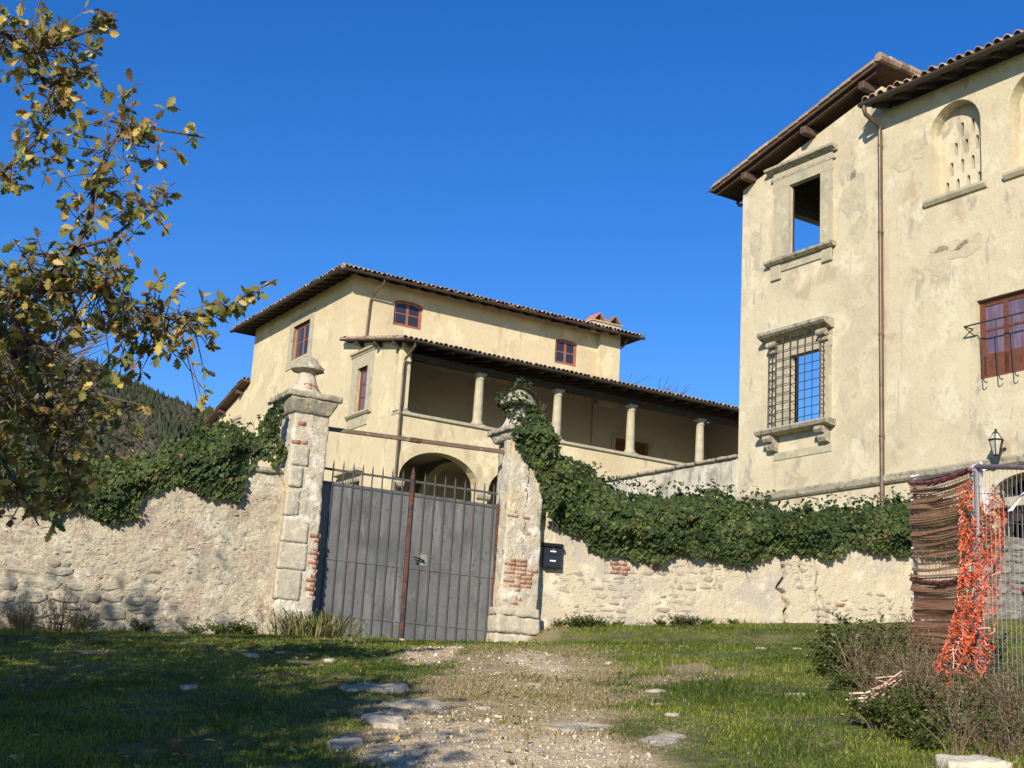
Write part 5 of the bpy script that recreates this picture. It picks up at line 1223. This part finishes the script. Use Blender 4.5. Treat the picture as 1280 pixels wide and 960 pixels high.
# brown debris net tied over the far panel, sagging between its ends
d = PB - PA; L_ = float(np.hypot(*d)); ang = math.atan2(d[1], d[0]); sl = (zB - zA) / L_
net = empty('debris_net', (PA[0], PA[1], zA), ang, 'torn brown debris net hung over the far fence panel', 'netting')
def strand(b, z, hw, y0, seed, a0=0., a1=None, wav=.02):
    a1 = a1 or L_; n = 36; A = np.linspace(a0, a1, n); sag = .035 * np.sin(np.pi * A / L_)
    zz = z + sl * A - sag * (z / 2.0) + wav * fbm(A * 1.3, z * 3, 0, seed, 2); yy = y0 + .03 * fbm(A * 1.1, z * 4, 0, seed + 3, 2) + .012 * np.sin(z * 40)
    vs = [(A[i], yy[i], zz[i] - hw) for i in range(n)] + [(A[i], yy[i] + .010, zz[i] + hw) for i in range(n)]
    b.add(vs, [(i, i + 1, n + i + 1, n + i) for i in range(n - 1)])
b = MB(); z = .0; k = 0; nr = random.Random(4)
while z < 1.87:
    gap = 1.02 < z < 1.30
    if not (gap and k % 3): strand(b, z, .0068 if not gap else .009, -.035, k // 4, wav=.012)
    z += .020 if z > .98 else .0125; k += 1
for z in (1.10, 1.22, 1.33, 1.42, 1.50, 1.57, 1.66, 1.73, 1.80, .74, .52, .3): strand(b, z, nr.uniform(.010, .018), -.045, int(z * 99), wav=.022)
for k in range(40):
    a = L_ * (k + .5) / 40; n = 14; Zs = np.linspace(0, 1.87, n)
    vs = [(a - .004, -.038, z_ + sl * a - .035 * math.sin(math.pi * a / L_) * z_ / 2) for z_ in Zs] + [(a + .004, -.038, z_ + sl * a - .035 * math.sin(math.pi * a / L_) * z_ / 2) for z_ in Zs]
    b.add(vs, [(i, i + 1, n + i + 1, n + i) for i in range(n - 1)])
b.build('net_mesh', M_NET, net)
for z_, r_ in ((1.885, .022), (1.0, .018)):
    b = MB()
    pts = [(L_ * t, -.045 + .01 * math.sin(9 * t), z_ + sl * L_ * t - .045 * math.sin(math.pi * t)) for t in np.linspace(0, 1, 22)]; b.tube(pts, [r_ * (1 + .25 * math.sin(k * 2.1)) for k in range(22)], 6); b.build('hem', M_NETHEM, net)
b = MB()
for k in range(9): z_ = .15 + .22 * k; b.tube([(-.03, -.03, z_), (.03, -.05, z_ + .03), (.02, .03, z_ + .05)], .008, 4)
b.build('tie', M_TAPEW, net)
# shredded orange safety net hanging from the middle post and trailing into the weeds
onet = empty('safety_net', (PB[0], PB[1], zB), 0, 'shredded orange plastic safety net hanging from the fence post', 'netting')
nr = random.Random(12)
def onp(u, v):
    """u 0..1 across, v 0 (top) .. 1 (bottom); bunched round the post, trailing left."""
    wd = .36 + .05 * math.sin(v * 7); lean = -.05 * v - .34 * v ** 4
    a = (u - .5) * wd + lean
    return Vector((a + .02, -.10 - .07 * math.sin(u * 9 + v * 6) - .25 * v ** 3, 1.70 - 1.62 * v + .05 * math.sin(u * 12)))
NU, NV = 17, 84
pt = {}
for i in range(NU + 1):
    for j in range(NV + 1):
        pt[i, j] = onp(i / NU, j / NV) + Vector((nr.gauss(0, .006), .03 * math.sin(i * 1.9 + j * .35) + nr.gauss(0, .012), nr.gauss(0, .006)))
def ribbon(b, p, q, w_, m=0):
    d = (q - p); n = d.cross(Vector((nr.uniform(-1, 1), nr.uniform(-1, 1), nr.uniform(-1, 1)))).normalized() * w_; mid = (p + q) / 2 + Vector((nr.gauss(0, .008), nr.gauss(0, .012), nr.gauss(0, .008)))
    b.add([tuple(p - n), tuple(p + n), tuple(mid + n), tuple(mid - n), tuple(q + n), tuple(q - n)], [(0, 1, 2, 3), (3, 2, 4, 5)], m)
b = MB(); bc = MB()
for i in range(NU + 1):
    for j in range(NV + 1):
        if (j < 6 and 5 <= i <= 11) or (fbm(i * .35, j * .12, 0, 7, 2) > .62): continue
        if j > 70 and nr.random() < (j - 70) / 15: continue
        if i < NU and nr.random() < .93:
            dj = nr.choice((-1, 0, 0, 0, 0, 1)); q = pt[i + 1, min(max(j + dj, 0), NV)]
            ribbon(b, pt[i, j], q, nr.uniform(.0028, .0062))
        if j < NV and nr.random() < .8: ribbon(b, pt[i, j], pt[min(max(i + nr.choice((-1, 0, 0, 0, 1)), 0), NU), j + 1], nr.uniform(.0028, .0062))
        if j < NV and i in (0, 4, 8, 12, 17) : ribbon(bc, pt[i, j], pt[i, j + 1], .0035)
        if nr.random() < .10: ribbon(b if nr.random() < .6 else bc, pt[i, j], pt[i, j] + Vector((nr.gauss(0, .05), nr.gauss(-.03, .04), nr.gauss(-.01, .05))), .0045)
b.build('plastic_strips', M_ORANGE, onet, kind='stuff'); bc.build('pale_cords', M_ORPALE, onet, kind='stuff')
scr = empty('net_scrap', (2.98, 11.05, float(ground_z(2.98, 11.05))), 0, 'torn scrap of orange net lying in the weeds', 'netting')
b = MB()
for k in range(22):
    p = Vector((-.12 + .26 * k / 22, nr.gauss(0, .05), .10 + .22 * k / 22 + nr.gauss(0, .02))); ribbon(b, p, p + Vector((-.13 + nr.gauss(0, .03), nr.gauss(0, .04), -.05 + nr.gauss(0, .03))), .006)
for k in range(3): ribbon(b, Vector((-.15, 0, .06 + .03 * k)), Vector((.13, 0, .28 + .03 * k)), .004)
b.build('plastic_strips', M_ORPALE, scr)
tp = empty('barrier_tape', (PB[0], PB[1], zB), 0, 'white and red barrier tape knotted at the top of the fence post', 'tape')
b = MB()
def tape(pts, w_):
    pts = [Vector(p) for p in pts]
    vs = []
    for i, p in enumerate(pts):
        a = i * .9; n = Vector((math.cos(a), math.sin(a) * .5, .25)).normalized() * w_; vs += [tuple(p - n), tuple(p + n)]
    b.add(vs, [(2 * i, 2 * i + 1, 2 * i + 3, 2 * i + 2) for i in range(len(pts) - 1)])
for k in range(2): tape([(.0 + .02 * k, -.04, 1.92), (.03 + .012 * k, -.07, 1.84), (.02 + .02 * k, -.07, 1.74), (.05 + .02 * k, -.08, 1.63), (.06 + .022 * k, -.08, 1.50)], .011)
tape([(-.05, -.05, 1.89), (.03, -.05, 1.94), (.08, -.05, 1.89), (.02, -.06, 1.85), (-.05, -.05, 1.88)], .02)
b.build('tape_strips', M_TAPEW, tp)
tp2 = empty('barrier_tape', (4.02, 10.6, 1.97), 0, 'white tape bow tied to the wire mesh at the right edge', 'tape')
b = MB()
tape([(-.22, -.05, 1.50), (-.14, -.06, 1.62), (-.04, -.06, 1.70), (.06, -.05, 1.74), (.14, -.06, 1.72)], .022); tape([(-.06, -.06, 1.66), (.02, -.07, 1.62), (.10, -.06, 1.56)], .02); tape([(-.03, -.06, 1.70), (.03, -.05, 1.80), (.10, -.05, 1.83)], .018)
b.build('tape_strips', M_TAPEW, tp2)
tp3 = empty('barrier_tape', (4.0, 11.0, 1.95), 0, 'faded red tape slanting down across the near mesh panel', 'tape')
b = MB()
tape([(-.10, -.05, 1.02), (.10, -.1, .93), (.35, -.25, .86), (.7, -.5, .72)], .014); tape([(.02, -.05, 1.0), (.08, -.15, .5), (.2, -.3, .1)], .012)
b.build('tape_strips', M_NETHEM, tp3)

# ---------------------------------------------------------------- weeds and plants
def weed_meshes(kind, seed, h, n, spread):
    g = random.Random(seed); st = MB(); V = []; F = []; mi = []; P_, A_, N_, S_, I_ = [], [], [], [], []
    for k in range(n):
        a = g.uniform(0, 6.28); r_ = spread * g.random() ** .5; x, y = r_ * math.cos(a), r_ * math.sin(a); hh = h * g.uniform(.3, 1.1)
        lx, ly = x * g.uniform(1.0, 2.0) + g.gauss(0, .07), y * g.uniform(1., 2.) + g.gauss(0, .07)
        pts = [(x * .4, y * .4, -.03), (x * .7 + g.gauss(0, .02), y * .7 + g.gauss(0, .02), hh * .4), ((x + lx) / 2, (y + ly) / 2, hh * .75), (lx, ly, hh)]
        st.tube(pts, [.0045, .004, .003, .0015], 3, 0 if g.random() < .6 else 1)
        for j in range(6 if kind == 'dry' else 9):
            t = g.uniform(.25, 1.) * 3; q = min(int(t), 2); p = Vector(pts[q]).lerp(Vector(pts[q + 1]), t - q)
            e = p + Vector((g.gauss(0, .05), g.gauss(0, .05), g.uniform(.0, .08)))
            if kind == 'dry' : st.tube([tuple(p), tuple(e)], [.0025, .001], 3, 0 if g.random() < .65 else 1)
            for m_ in range(2 if kind == 'dry' else 4):
                P_.append(p.lerp(e, g.random())); A_.append((g.gauss(0, 1), g.gauss(0, 1), g.gauss(.1, .6))); N_.append((g.gauss(0, .5), g.gauss(0, .5), 1)); S_.append(g.uniform(.018, .038) if kind == 'dry' else g.uniform(.035, .075)); I_.append((2 if g.random() < .16 else (0 if g.random() < .7 else 1)) if kind == 'dry' else (2 if g.random() < .92 else 1))
    sm_ = st.mesh('stems', M_WEED)
    V, F = leaf_instances(*OAKLOW, np.array([list(p) for p in P_]), unit(np.array(A_)), unit(np.array(N_)), np.array(S_))
    return sm_, np_mesh('leaves', V, F, M_WEED, np.repeat(I_, len(OAKLOW[1])))
DW = [weed_meshes('dry', s_, .70, 26, .24) for s_ in (1, 2, 3, 6)]
GW = [weed_meshes('green', s_, .42, 40, .26) for s_ in (4, 5)]
wr = random.Random(3)
def plant(kind, x, y, s_, label, group, name):
    sm_, lm = (DW if kind == 'dry' else GW)[wr.randrange(4 if kind == 'dry' else 2)]
    e = empty(name, (x, y, float(ground_z(x, y)) - .01), wr.uniform(0, 6.28), label, 'weed', group)
    link('stems', sm_, e, scale=(s_,) * 3, kind='stuff'); link('leaves', lm, e, scale=(s_,) * 3, kind='stuff')
for k in range(58):
    y = wr.uniform(9.2, 14.6); lim = np.interp(y, [9.2, 10.2, 11, 12, 13, 14.6], [3.15, 2.85, 2.85, 2.95, 3.25, 3.7]); x = lim + wr.random() ** 1.2 * np.interp(y, [9, 15], [1.1, 1.5])
    s_ = wr.uniform(.5, .95) * np.interp(y, [9.2, 12, 14.6], [.70, .9, .95])
    plant('dry', x, y, s_, 'dry brown twiggy weed in the thicket before the site fence', 'dry weeds by the fence', 'dry_weed')
for k in range(60):
    y = wr.uniform(9.4, 15.2); x = np.interp(y, [9.8, 12, 13.5, 15.2], [2.8, 2.95, 3.35, 3.85]) + wr.uniform(-.15, 1.1)
    plant('green', x, y, wr.uniform(.5, .95) * (1.15 if y > 13.0 else .62), 'low leafy green weed growing among the dry stalks by the fence', 'green weeds by the fence', 'green_weed')
for k in range(9):
    plant('dry', -6.4 + k * .13 + wr.uniform(-.1, .1), 18.2 + wr.uniform(-.4, .4), wr.uniform(.6, .85), 'thin dark dry weed standing before the left wall', 'dry weeds by the left wall', 'dry_weed')
for (x, s_) in ((.25, .35), (.5, .45), (.72, .5), (.95, .42), (1.25, .3), (2.0, .32), (2.3, .45), (2.55, .42), (2.8, .32), (3.3, .25)):
    wx = RO[0] + x * math.cos(RA) + .25 * math.sin(RA); wy = RO[1] + x * math.sin(RA) - .25 * math.cos(RA)
    plant('green', wx, wy, s_, 'small dark green plant at the foot of the right wall', 'plants at the wall foot', 'green_weed')
for x in (-.9, -1.2, -1.6, -2.4, -3.2, -4.0, -4.6):
    wx = LO[0] + x * math.cos(LA) + .22 * math.sin(LA); wy = LO[1] + x * math.sin(LA) - .22 * math.cos(LA)
    plant('green', wx, wy, wr.uniform(.35, .6), 'small green plant at the foot of the left wall', 'plants at the left wall foot', 'green_weed')
# strap leaved clump beside the left pillar
ix, iy = -2.66, 20.75
iris = empty('iris_clump', (ix, iy, float(ground_z(ix, iy))), R(28), 'clump of strap leaved green and straw plants before the left pillar', 'plant')
g = np.random.default_rng(8); V = []; F = []; MI = []; n0 = 0
for k in range(420):
    x = g.normal(0, .27); y = g.normal(0, .13); a = math.atan2(y, x) + g.normal(0, .5); h = g.uniform(.18, .46); ln = g.uniform(.10, .42); w_ = g.uniform(.008, .016)
    c_, s_ = math.cos(a), math.sin(a); px_, py_ = -s_ * w_, c_ * w_
    for t, zz in ((0, -.03), (.35, .6), (.75, .95), (1.25, .86 + g.uniform(-.4, .15))):
        ww = 1 - .7 * t; V += [(x + c_ * ln * t - px_ * ww, y + s_ * ln * t - py_ * ww, h * zz), (x + c_ * ln * t + px_ * ww, y + s_ * ln * t + py_ * ww, h * zz)]
    F += [(n0 + 2 * j, n0 + 2 * j + 1, n0 + 2 * j + 3, n0 + 2 * j + 2) for j in range(3)]; n0 += 8
    MI += [int(g.choice(3, p=[.48, .42, .10]))] * 3
link('blades', np_mesh('blades', V, F, M_IRIS, MI), iris, kind='stuff')

# ---------------------------------------------------------------- rocks
def slab_mesh(name, sx, sy, sz, m, seed):
    r = random.Random(seed); n = 11; ring = []; ph = r.uniform(0, 6)
    for k in range(n):
        a = 2 * math.pi * (k + r.uniform(-.3, .3)) / n; q = 1 + .28 * math.sin(2 * a + ph) + r.uniform(-.2, .12); ring.append((math.cos(a) * q, math.sin(a) * q))
    vs = []; lev = ((1.04, 0), (1.0, .55), (.90, .92), (.55, 1.0))
    for (f, z) in lev: vs += [(x * sx * f * r.uniform(.95, 1.05), y * sy * f * r.uniform(.95, 1.05), sz * (z + (r.uniform(-.16, .12) if z else 0))) for x, y in ring]
    vs.append((0, 0, sz * .95)); fs = []
    for j in range(3): fs += [(j * n + k, j * n + (k + 1) % n, (j + 1) * n + (k + 1) % n, (j + 1) * n + k) for k in range(n)]
    fs += [(3 * n + k, 3 * n + (k + 1) % n, 4 * n) for k in range(n)]
    b = MB(); b.add(vs, fs); return b.mesh(name, m)
def rock(name, x, y, sx, sy, sz, sink, m, seed, label, group=None, rz=0.):
    if name == 'block_stone': me = rough_box(name, m, -sx, sx, -sy, sy, 0, sz, .03, .016, seed, freq=7)
    else: me = slab_mesh(name, sx, sy, sz, m, seed)
    o = link(name, me, None, (x, y, float(ground_z(x, y)) - sink), (.15 + random.uniform(-.04, .04), -.05 + random.uniform(-.04, .04), 0)); tag(o, label, 'rock', group); return o
rock('flat_rock', .60, 10.30, .22, .24, .085, .066, M_FLAG, 1, 'pale flat rock set in the middle of the gravel track', 'flat rocks in the track', .3)
rock('flat_rock', 1.16, 10.0, .20, .22, .07, .052, M_FLAG, 2, 'pale flat rock at the right side of the gravel track, nearest the grass', 'flat rocks in the track', -.2)
rock('flat_rock', -1.0, 12.0, .26, .28, .09, .064, M_FLAG, 3, 'grey ledge of rock half in the tree shade, left of the track', 'flat rocks in the track', .2)
rock('flat_rock', -.62, 11.35, .24, .26, .09, .062, M_FLAG, 4, 'pale rock ledge just right of the grey one at the edge of the shade', 'flat rocks in the track', -.3)
rock('flat_rock', -.78, 10.45, .20, .25, .09, .058, M_FLAG, 5, 'white rock in the tree shade low on the left of the track', 'flat rocks in the track', .5)
rock('flat_rock', -.95, 9.65, .17, .22, .09, .056, M_FLAG, 6, 'whitish rock at the bottom edge left of the track', 'flat rocks in the track', .1)
rock('block_stone', 3.02, 9.16, .19, .16, .22, .14, M_ROCK, 7, 'cream block stone half hidden by weeds at the bottom right corner', None, .15)
for k in range(26):
    y = wr.uniform(10.5, 20); x = wr.uniform(-.22 * y, .24 * y); s_ = wr.uniform(.025, .06)
    rock('field_stone', x, y, s_ * wr.uniform(1, 1.7), s_, s_ * .7, s_ * .2, M_FLAG, 20 + k, 'small pale stone lying loose in the turf', 'loose stones in the turf', wr.uniform(0, 3))

# ---------------------------------------------------------------- gravel
g = np.random.default_rng(15)
b = bmesh.new(); bmesh.ops.create_icosphere(b, subdivisions=1, radius=1); SPH_V = np.array([v.co for v in b.verts]); SPH_F = np.array([[v.index for v in f.verts] for f in b.faces]); b.free()
OCT_V = np.array([(1, 0, 0), (-1, 0, 0), (0, 1, 0), (0, -1, 0), (0, 0, 1), (0, 0, -1)], float); OCT_F = np.array([(0, 2, 4), (2, 1, 4), (1, 3, 4), (3, 0, 4), (2, 0, 5), (1, 2, 5), (3, 1, 5), (0, 3, 5)])
x = g.uniform(-2.2, 2.6, 100000); y = g.uniform(8, 18.5, 100000)
dr, gr = masks(x, y); k = g.random(len(x)) < np.clip(gr * .34 + .04 * dr, 0, 1) * np.clip(1.3 - (y - 8) / 14, .25, 1); x, y = x[k], y[k]
n = len(x); sc = g.lognormal(math.log(.0068), .5, n)
pos = np.stack([x, y, ground_z(x, y) + sc * .2], -1)
V = pos[:, None, :] + OCT_V[None] * (sc[:, None] * g.uniform(.6, 1.3, (n, 3)) * [1, 1, .7])[:, None, :] + g.normal(0, .18, (n, 6, 3)) * sc[:, None, None]
F = OCT_F[None] + (np.arange(n) * 6)[:, None, None]
tag(link('gravel', np_mesh('gravel', V.reshape(-1, 3), F.reshape(-1, 3), M_PEBBLE), kind='stuff'), 'pale gravel strewn over the track leading to the gate', 'gravel')

# fallen oak leaves
g = np.random.default_rng(44); n = 900
x = g.normal(-2.6, 1.9, n); y = g.uniform(8.5, 19.5, n); k = (x > -6.8) & (x < 2.6); x, y = x[k], y[k]; n = len(x)
V, F = leaf_instances(*OAKLOW, np.stack([x, y, ground_z(x, y) + .012 + .01 * g.random(n)], -1), unit(np.stack([g.normal(0, 1, n), g.normal(0, 1, n), g.normal(0, .25, n)], -1)), unit(np.stack([g.normal(0, .35, n), g.normal(0, .35, n), np.ones(n)], -1)), g.uniform(.05, .09, n))
tag(link('fallen_leaves', np_mesh('fallen_leaves', V, F, [M_OAK[2], M_OAK[1]], np.repeat((g.random(n) < .3).astype(int), len(OAKLOW[1]))), kind='stuff'), 'fallen brown oak leaves scattered over the turf', 'leaves')

# ---------------------------------------------------------------- grass
g = np.random.default_rng(21)
N = 900000
y = 7.6 + (24.3 - 7.6) * g.random(N) ** 1.15; x = g.uniform(-1, 1, N) * (.5 * y + 2.0)
lim_l = LO[1] + (x - LO[0]) * math.tan(LA) - .06; lim_g = GO[1] + (x - GO[0]) * math.tan(GA) - .05; lim_r = RO[1] + (x - RO[0]) * math.tan(RA) - .05
k = np.where(x < -3.3, y < lim_l, np.where(x < .3, y < lim_g, y < lim_r)); x, y = x[k], y[k]
dr, gr = masks(x, y)
clump = .5 + .5 * fbm(x * 1.6, y * 1.6, 0, 90, 3)
bare = sstep(.35, .75, fbm(x * .8, y * .55, 0, 95, 3)) 
k = g.random(len(x)) < np.clip((.25 + .9 * clump) * (1 - .40 * dr) * (1 - .85 * gr) * (1 - .72 * bare), .03, 1); x, y, clump, dr, bare = x[k], y[k], clump[k], dr[k], bare[k]
n = len(x); h = g.lognormal(math.log(.0155), .45, n) * (.65 + .8 * clump) * np.where(x > 1.6, 1.3, 1.)
h *= 1 + 1.1 * sstep(1.3, .2, np.abs(y - np.where(x < -3.3, LO[1] + (x - LO[0]) * math.tan(LA), RO[1] + (x - RO[0]) * math.tan(RA)))) * ((x < -3.4) | (x > .6))
a = g.uniform(0, 6.283, n); ln = h * g.uniform(.3, 1.5, n); wv = g.uniform(.0022, .0048, n) * (1 + .03 * y)
c_, s_ = np.cos(a), np.sin(a); z0 = ground_z(x, y)
st = lambda xx, yy, zz: np.stack([xx, yy, zz], -1)
V = np.stack([st(x - s_ * wv, y + c_ * wv, z0 - .008), st(x + s_ * wv, y - c_ * wv, z0 - .008),
              st(x + c_ * ln * .4 + s_ * wv * .7, y + s_ * ln * .4 - c_ * wv * .7, z0 + h * .62), st(x + c_ * ln * .4 - s_ * wv * .7, y + s_ * ln * .4 + c_ * wv * .7, z0 + h * .62),
              st(x + c_ * ln, y + s_ * ln, z0 + h)], 1)
F = np.array([(0, 1, 2), (0, 2, 3), (3, 2, 4)])[None] + (np.arange(n) * 5)[:, None, None]
hue = 1.3 * fbm(x * .9, y * .9, 0, 99, 3) + g.normal(0, .22, n)
mi = np.where(hue > .15, 1, np.where(hue < -.45, 3, 0)); dryb = g.random(n) < .03 + .80 * dr + .25 * bare; mi = np.where(dryb, 2, mi)
tag(link('grass', np_mesh('grass', V.reshape(-1, 3), F.reshape(-1, 3), M_GRASS, np.repeat(mi, 3)), kind='stuff'), 'short autumn grass on the slope before the gate', 'grass')

# ---------------------------------------------------------------- the wooded hill, pylon and bare trees
def ridge(az):          # tangent of the elevation of the ridge seen from the road
    return np.interp(az, [-60, -28, -20, -17, -14.5, -12, -9, -4, 4, 10, 14, 30, 60], [.17, .225, .230, .222, .205, .194, .188, .185, .185, .205, .208, .17, .14])
ha = np.linspace(-48, 48, 150); hr = np.linspace(620, 1900, 46)
HA_, HR_ = np.meshgrid(ha, hr, indexing='ij')
tt = (HR_ - 620) / (1500 - 620)
prof_ = np.where(tt < 1, np.sin(np.clip(tt, 0, 1) * math.pi / 2) ** 1.15, 1 - .6 * (tt - 1))
def hill_z(az, r_):
    t = (r_ - 620) / 880.; p = np.where(t < 1, np.sin(np.clip(t, 0, 1) * math.pi / 2) ** 1.15, 1 - .6 * (t - 1))
    return 30 + (ridge(az) * 1500 - 40) * p + 6 * fbm(az * .35, r_ * .006, 0, 51, 3) * p
HZ = hill_z(HA_, HR_); I = np.arange(HZ.size).reshape(HZ.shape)
link('hill', np_mesh('hill', np.stack([HR_ * np.sin(np.radians(HA_)), HR_ * np.cos(np.radians(HA_)), HZ], -1).reshape(-1, 3), np.stack([I[:-1, :-1], I[1:, :-1], I[1:, 1:], I[:-1, 1:]], -1).reshape(-1, 4), M_HILL, smooth=True), kind='structure')
g = np.random.default_rng(61)
def forest(n, a0, a1, r0, r1):
    return g.uniform(a0, a1, n), np.sqrt(g.uniform(r0 ** 2, r1 ** 2, n))
az1, r1 = forest(30000, -22, -10, 800, 1545); az2, r2_ = forest(8000, 9, 14, 1200, 1545); az3, r3_ = forest(7000, -48, 48, 900, 1545)
az = np.concatenate([az1, az2, az3]); r_ = np.concatenate([r1, r2_, r3_]); n = len(az)
px_, py_ = r_ * np.sin(np.radians(az)), r_ * np.cos(np.radians(az)); pz = hill_z(az, r_)
ptype = fbm(az * .55, r_ * .008, 0, 71, 3) + g.normal(0, .28, n)
con = ptype + .45 * sstep(1380, 1500, r_) > .2
hgt = np.where(con, g.uniform(7, 15, n), g.uniform(5, 9, n)); rad = np.where(con, hgt * g.uniform(.17, .30, n), hgt * g.uniform(.26, .42, n))
zt = np.array([-.9, -.2, .3, .8, 1.0])
V = np.zeros((n, 12, 3)); sv = SPH_V
vv = sv[None] * np.stack([rad, rad, hgt * .5], -1)[:, None, :] * (1 + g.normal(0, .26, (n, 12, 3)))
taper = np.where(con[:, None], 1 - .62 * (sv[None, :, 2] * .5 + .5), 1.0); vv[:, :, 0] *= taper; vv[:, :, 1] *= taper
V = vv + np.stack([px_, py_, pz + hgt * .48], -1)[:, None, :]
F = SPH_F[None] + (np.arange(n) * 12)[:, None, None]
mi = np.where(con, 0, np.where(g.random(n) < .74, 1, 2))
tag(link('forest', np_mesh('forest', V.reshape(-1, 3), F.reshape(-1, 3), M_FOREST, np.repeat(mi, len(SPH_F))), kind='stuff'), 'dark pines and bare brown woodland covering the far hill', 'forest')
pa = -12.23; pr_ = 1490.; pxx, pyy = pr_ * math.sin(R(pa)), pr_ * math.cos(R(pa)); pzz = float(hill_z(np.array([pa]), np.array([pr_]))[0])
py = empty('power_pylon', (pxx, pyy, pzz), R(20), 'faint lattice power pylon standing on the far ridge', 'pylon')
b = MB(); H_ = 27
for sx, sy in ((1, 1), (1, -1), (-1, 1), (-1, -1)): b.tube([(3 * sx, 3 * sy, -2), (.8 * sx, .8 * sy, H_ * .7), (.1 * sx, .1 * sy, H_)], [.34, .3, .25], 4)
for k in range(7):
    z0_, z1_ = H_ * .1 * k, H_ * .1 * (k + 1); a0, a1 = 3 - 2.2 * z0_ / (H_ * .7), 3 - 2.2 * z1_ / (H_ * .7)
    for s_ in (1, -1): b.tube([(-a0 * s_, -a0, z0_), (a1 * s_, -a1, z1_)], .2, 4); b.tube([(a0, -a0 * s_, z0_), (a1, a1 * s_, z1_)], .2, 4)
b.build('lattice_tower', M_GALV, py)
for z, l in ((.70, 5.5), (.82, 4.5), (.93, 3.4)):
    b = MB(); b.tube([(-l, 0, H_ * z), (0, 0, H_ * z + .9), (l, 0, H_ * z)], .28, 4); b.tube([(-l, 0, H_ * z), (l, 0, H_ * z)], .25, 4); b.build('cross_arm', M_GALV, py)
def bare_tree(x, y, z0, hgt, seed, label, group, levels=4, spread=.55):
    r = random.Random(seed); e = empty('bare_tree', (x, y, z0), 0, label, 'tree', group); tr = MB(); tw = MB()
    def grow(p, d, L_, rad, lv):
        q = p + d * L_; mid = (p + q) / 2 + Vector((r.gauss(0, .04), r.gauss(0, .04), 0)) * L_
        (tr if lv == 0 else tw).tube([tuple(p), tuple(mid), tuple(q)], [rad, rad * .8, rad * .6], 6 if lv == 0 else 3)
        if lv >= levels: return
        for k in range(3 if lv < levels - 1 else 4):
            nd = (d + Vector((r.gauss(0, spread), r.gauss(0, spread), r.uniform(-.1, .35)))).normalized(); grow(p.lerp(q, r.uniform(.55, 1.0)), nd, L_ * r.uniform(.55, .75), rad * .55, lv + 1)
    grow(Vector((0, 0, -.3)), Vector((.03, .02, 1)).normalized(), hgt * .42, hgt * .018, 0)
    tr.build('trunk', M_BARK, e); tw.build('crown', M_TWIG, e); return e
bare_tree(6.6, 77, 9.3, 15.0, 3, 'leafless treetop just showing over the loggia roof', None)
bare_tree(-15.2, 38.5, 5.4, 10.6, 9, 'leafless tree behind the oak at the left edge', None, spread=.5)
for k, (x, y, hgt) in enumerate(((-13.2, 58, 5.5), (-15, 62, 6.5), (-17, 60, 6))):
    round_tree('garden_tree', x, y, hgt, 2.2, ('dark round tree far left beyond the lean-to', 'tall dark tree in the middle beyond the left wall', 'low dark tree farthest left beyond the wall')[k], 'tree', 40 + k, 2800, 1.2)
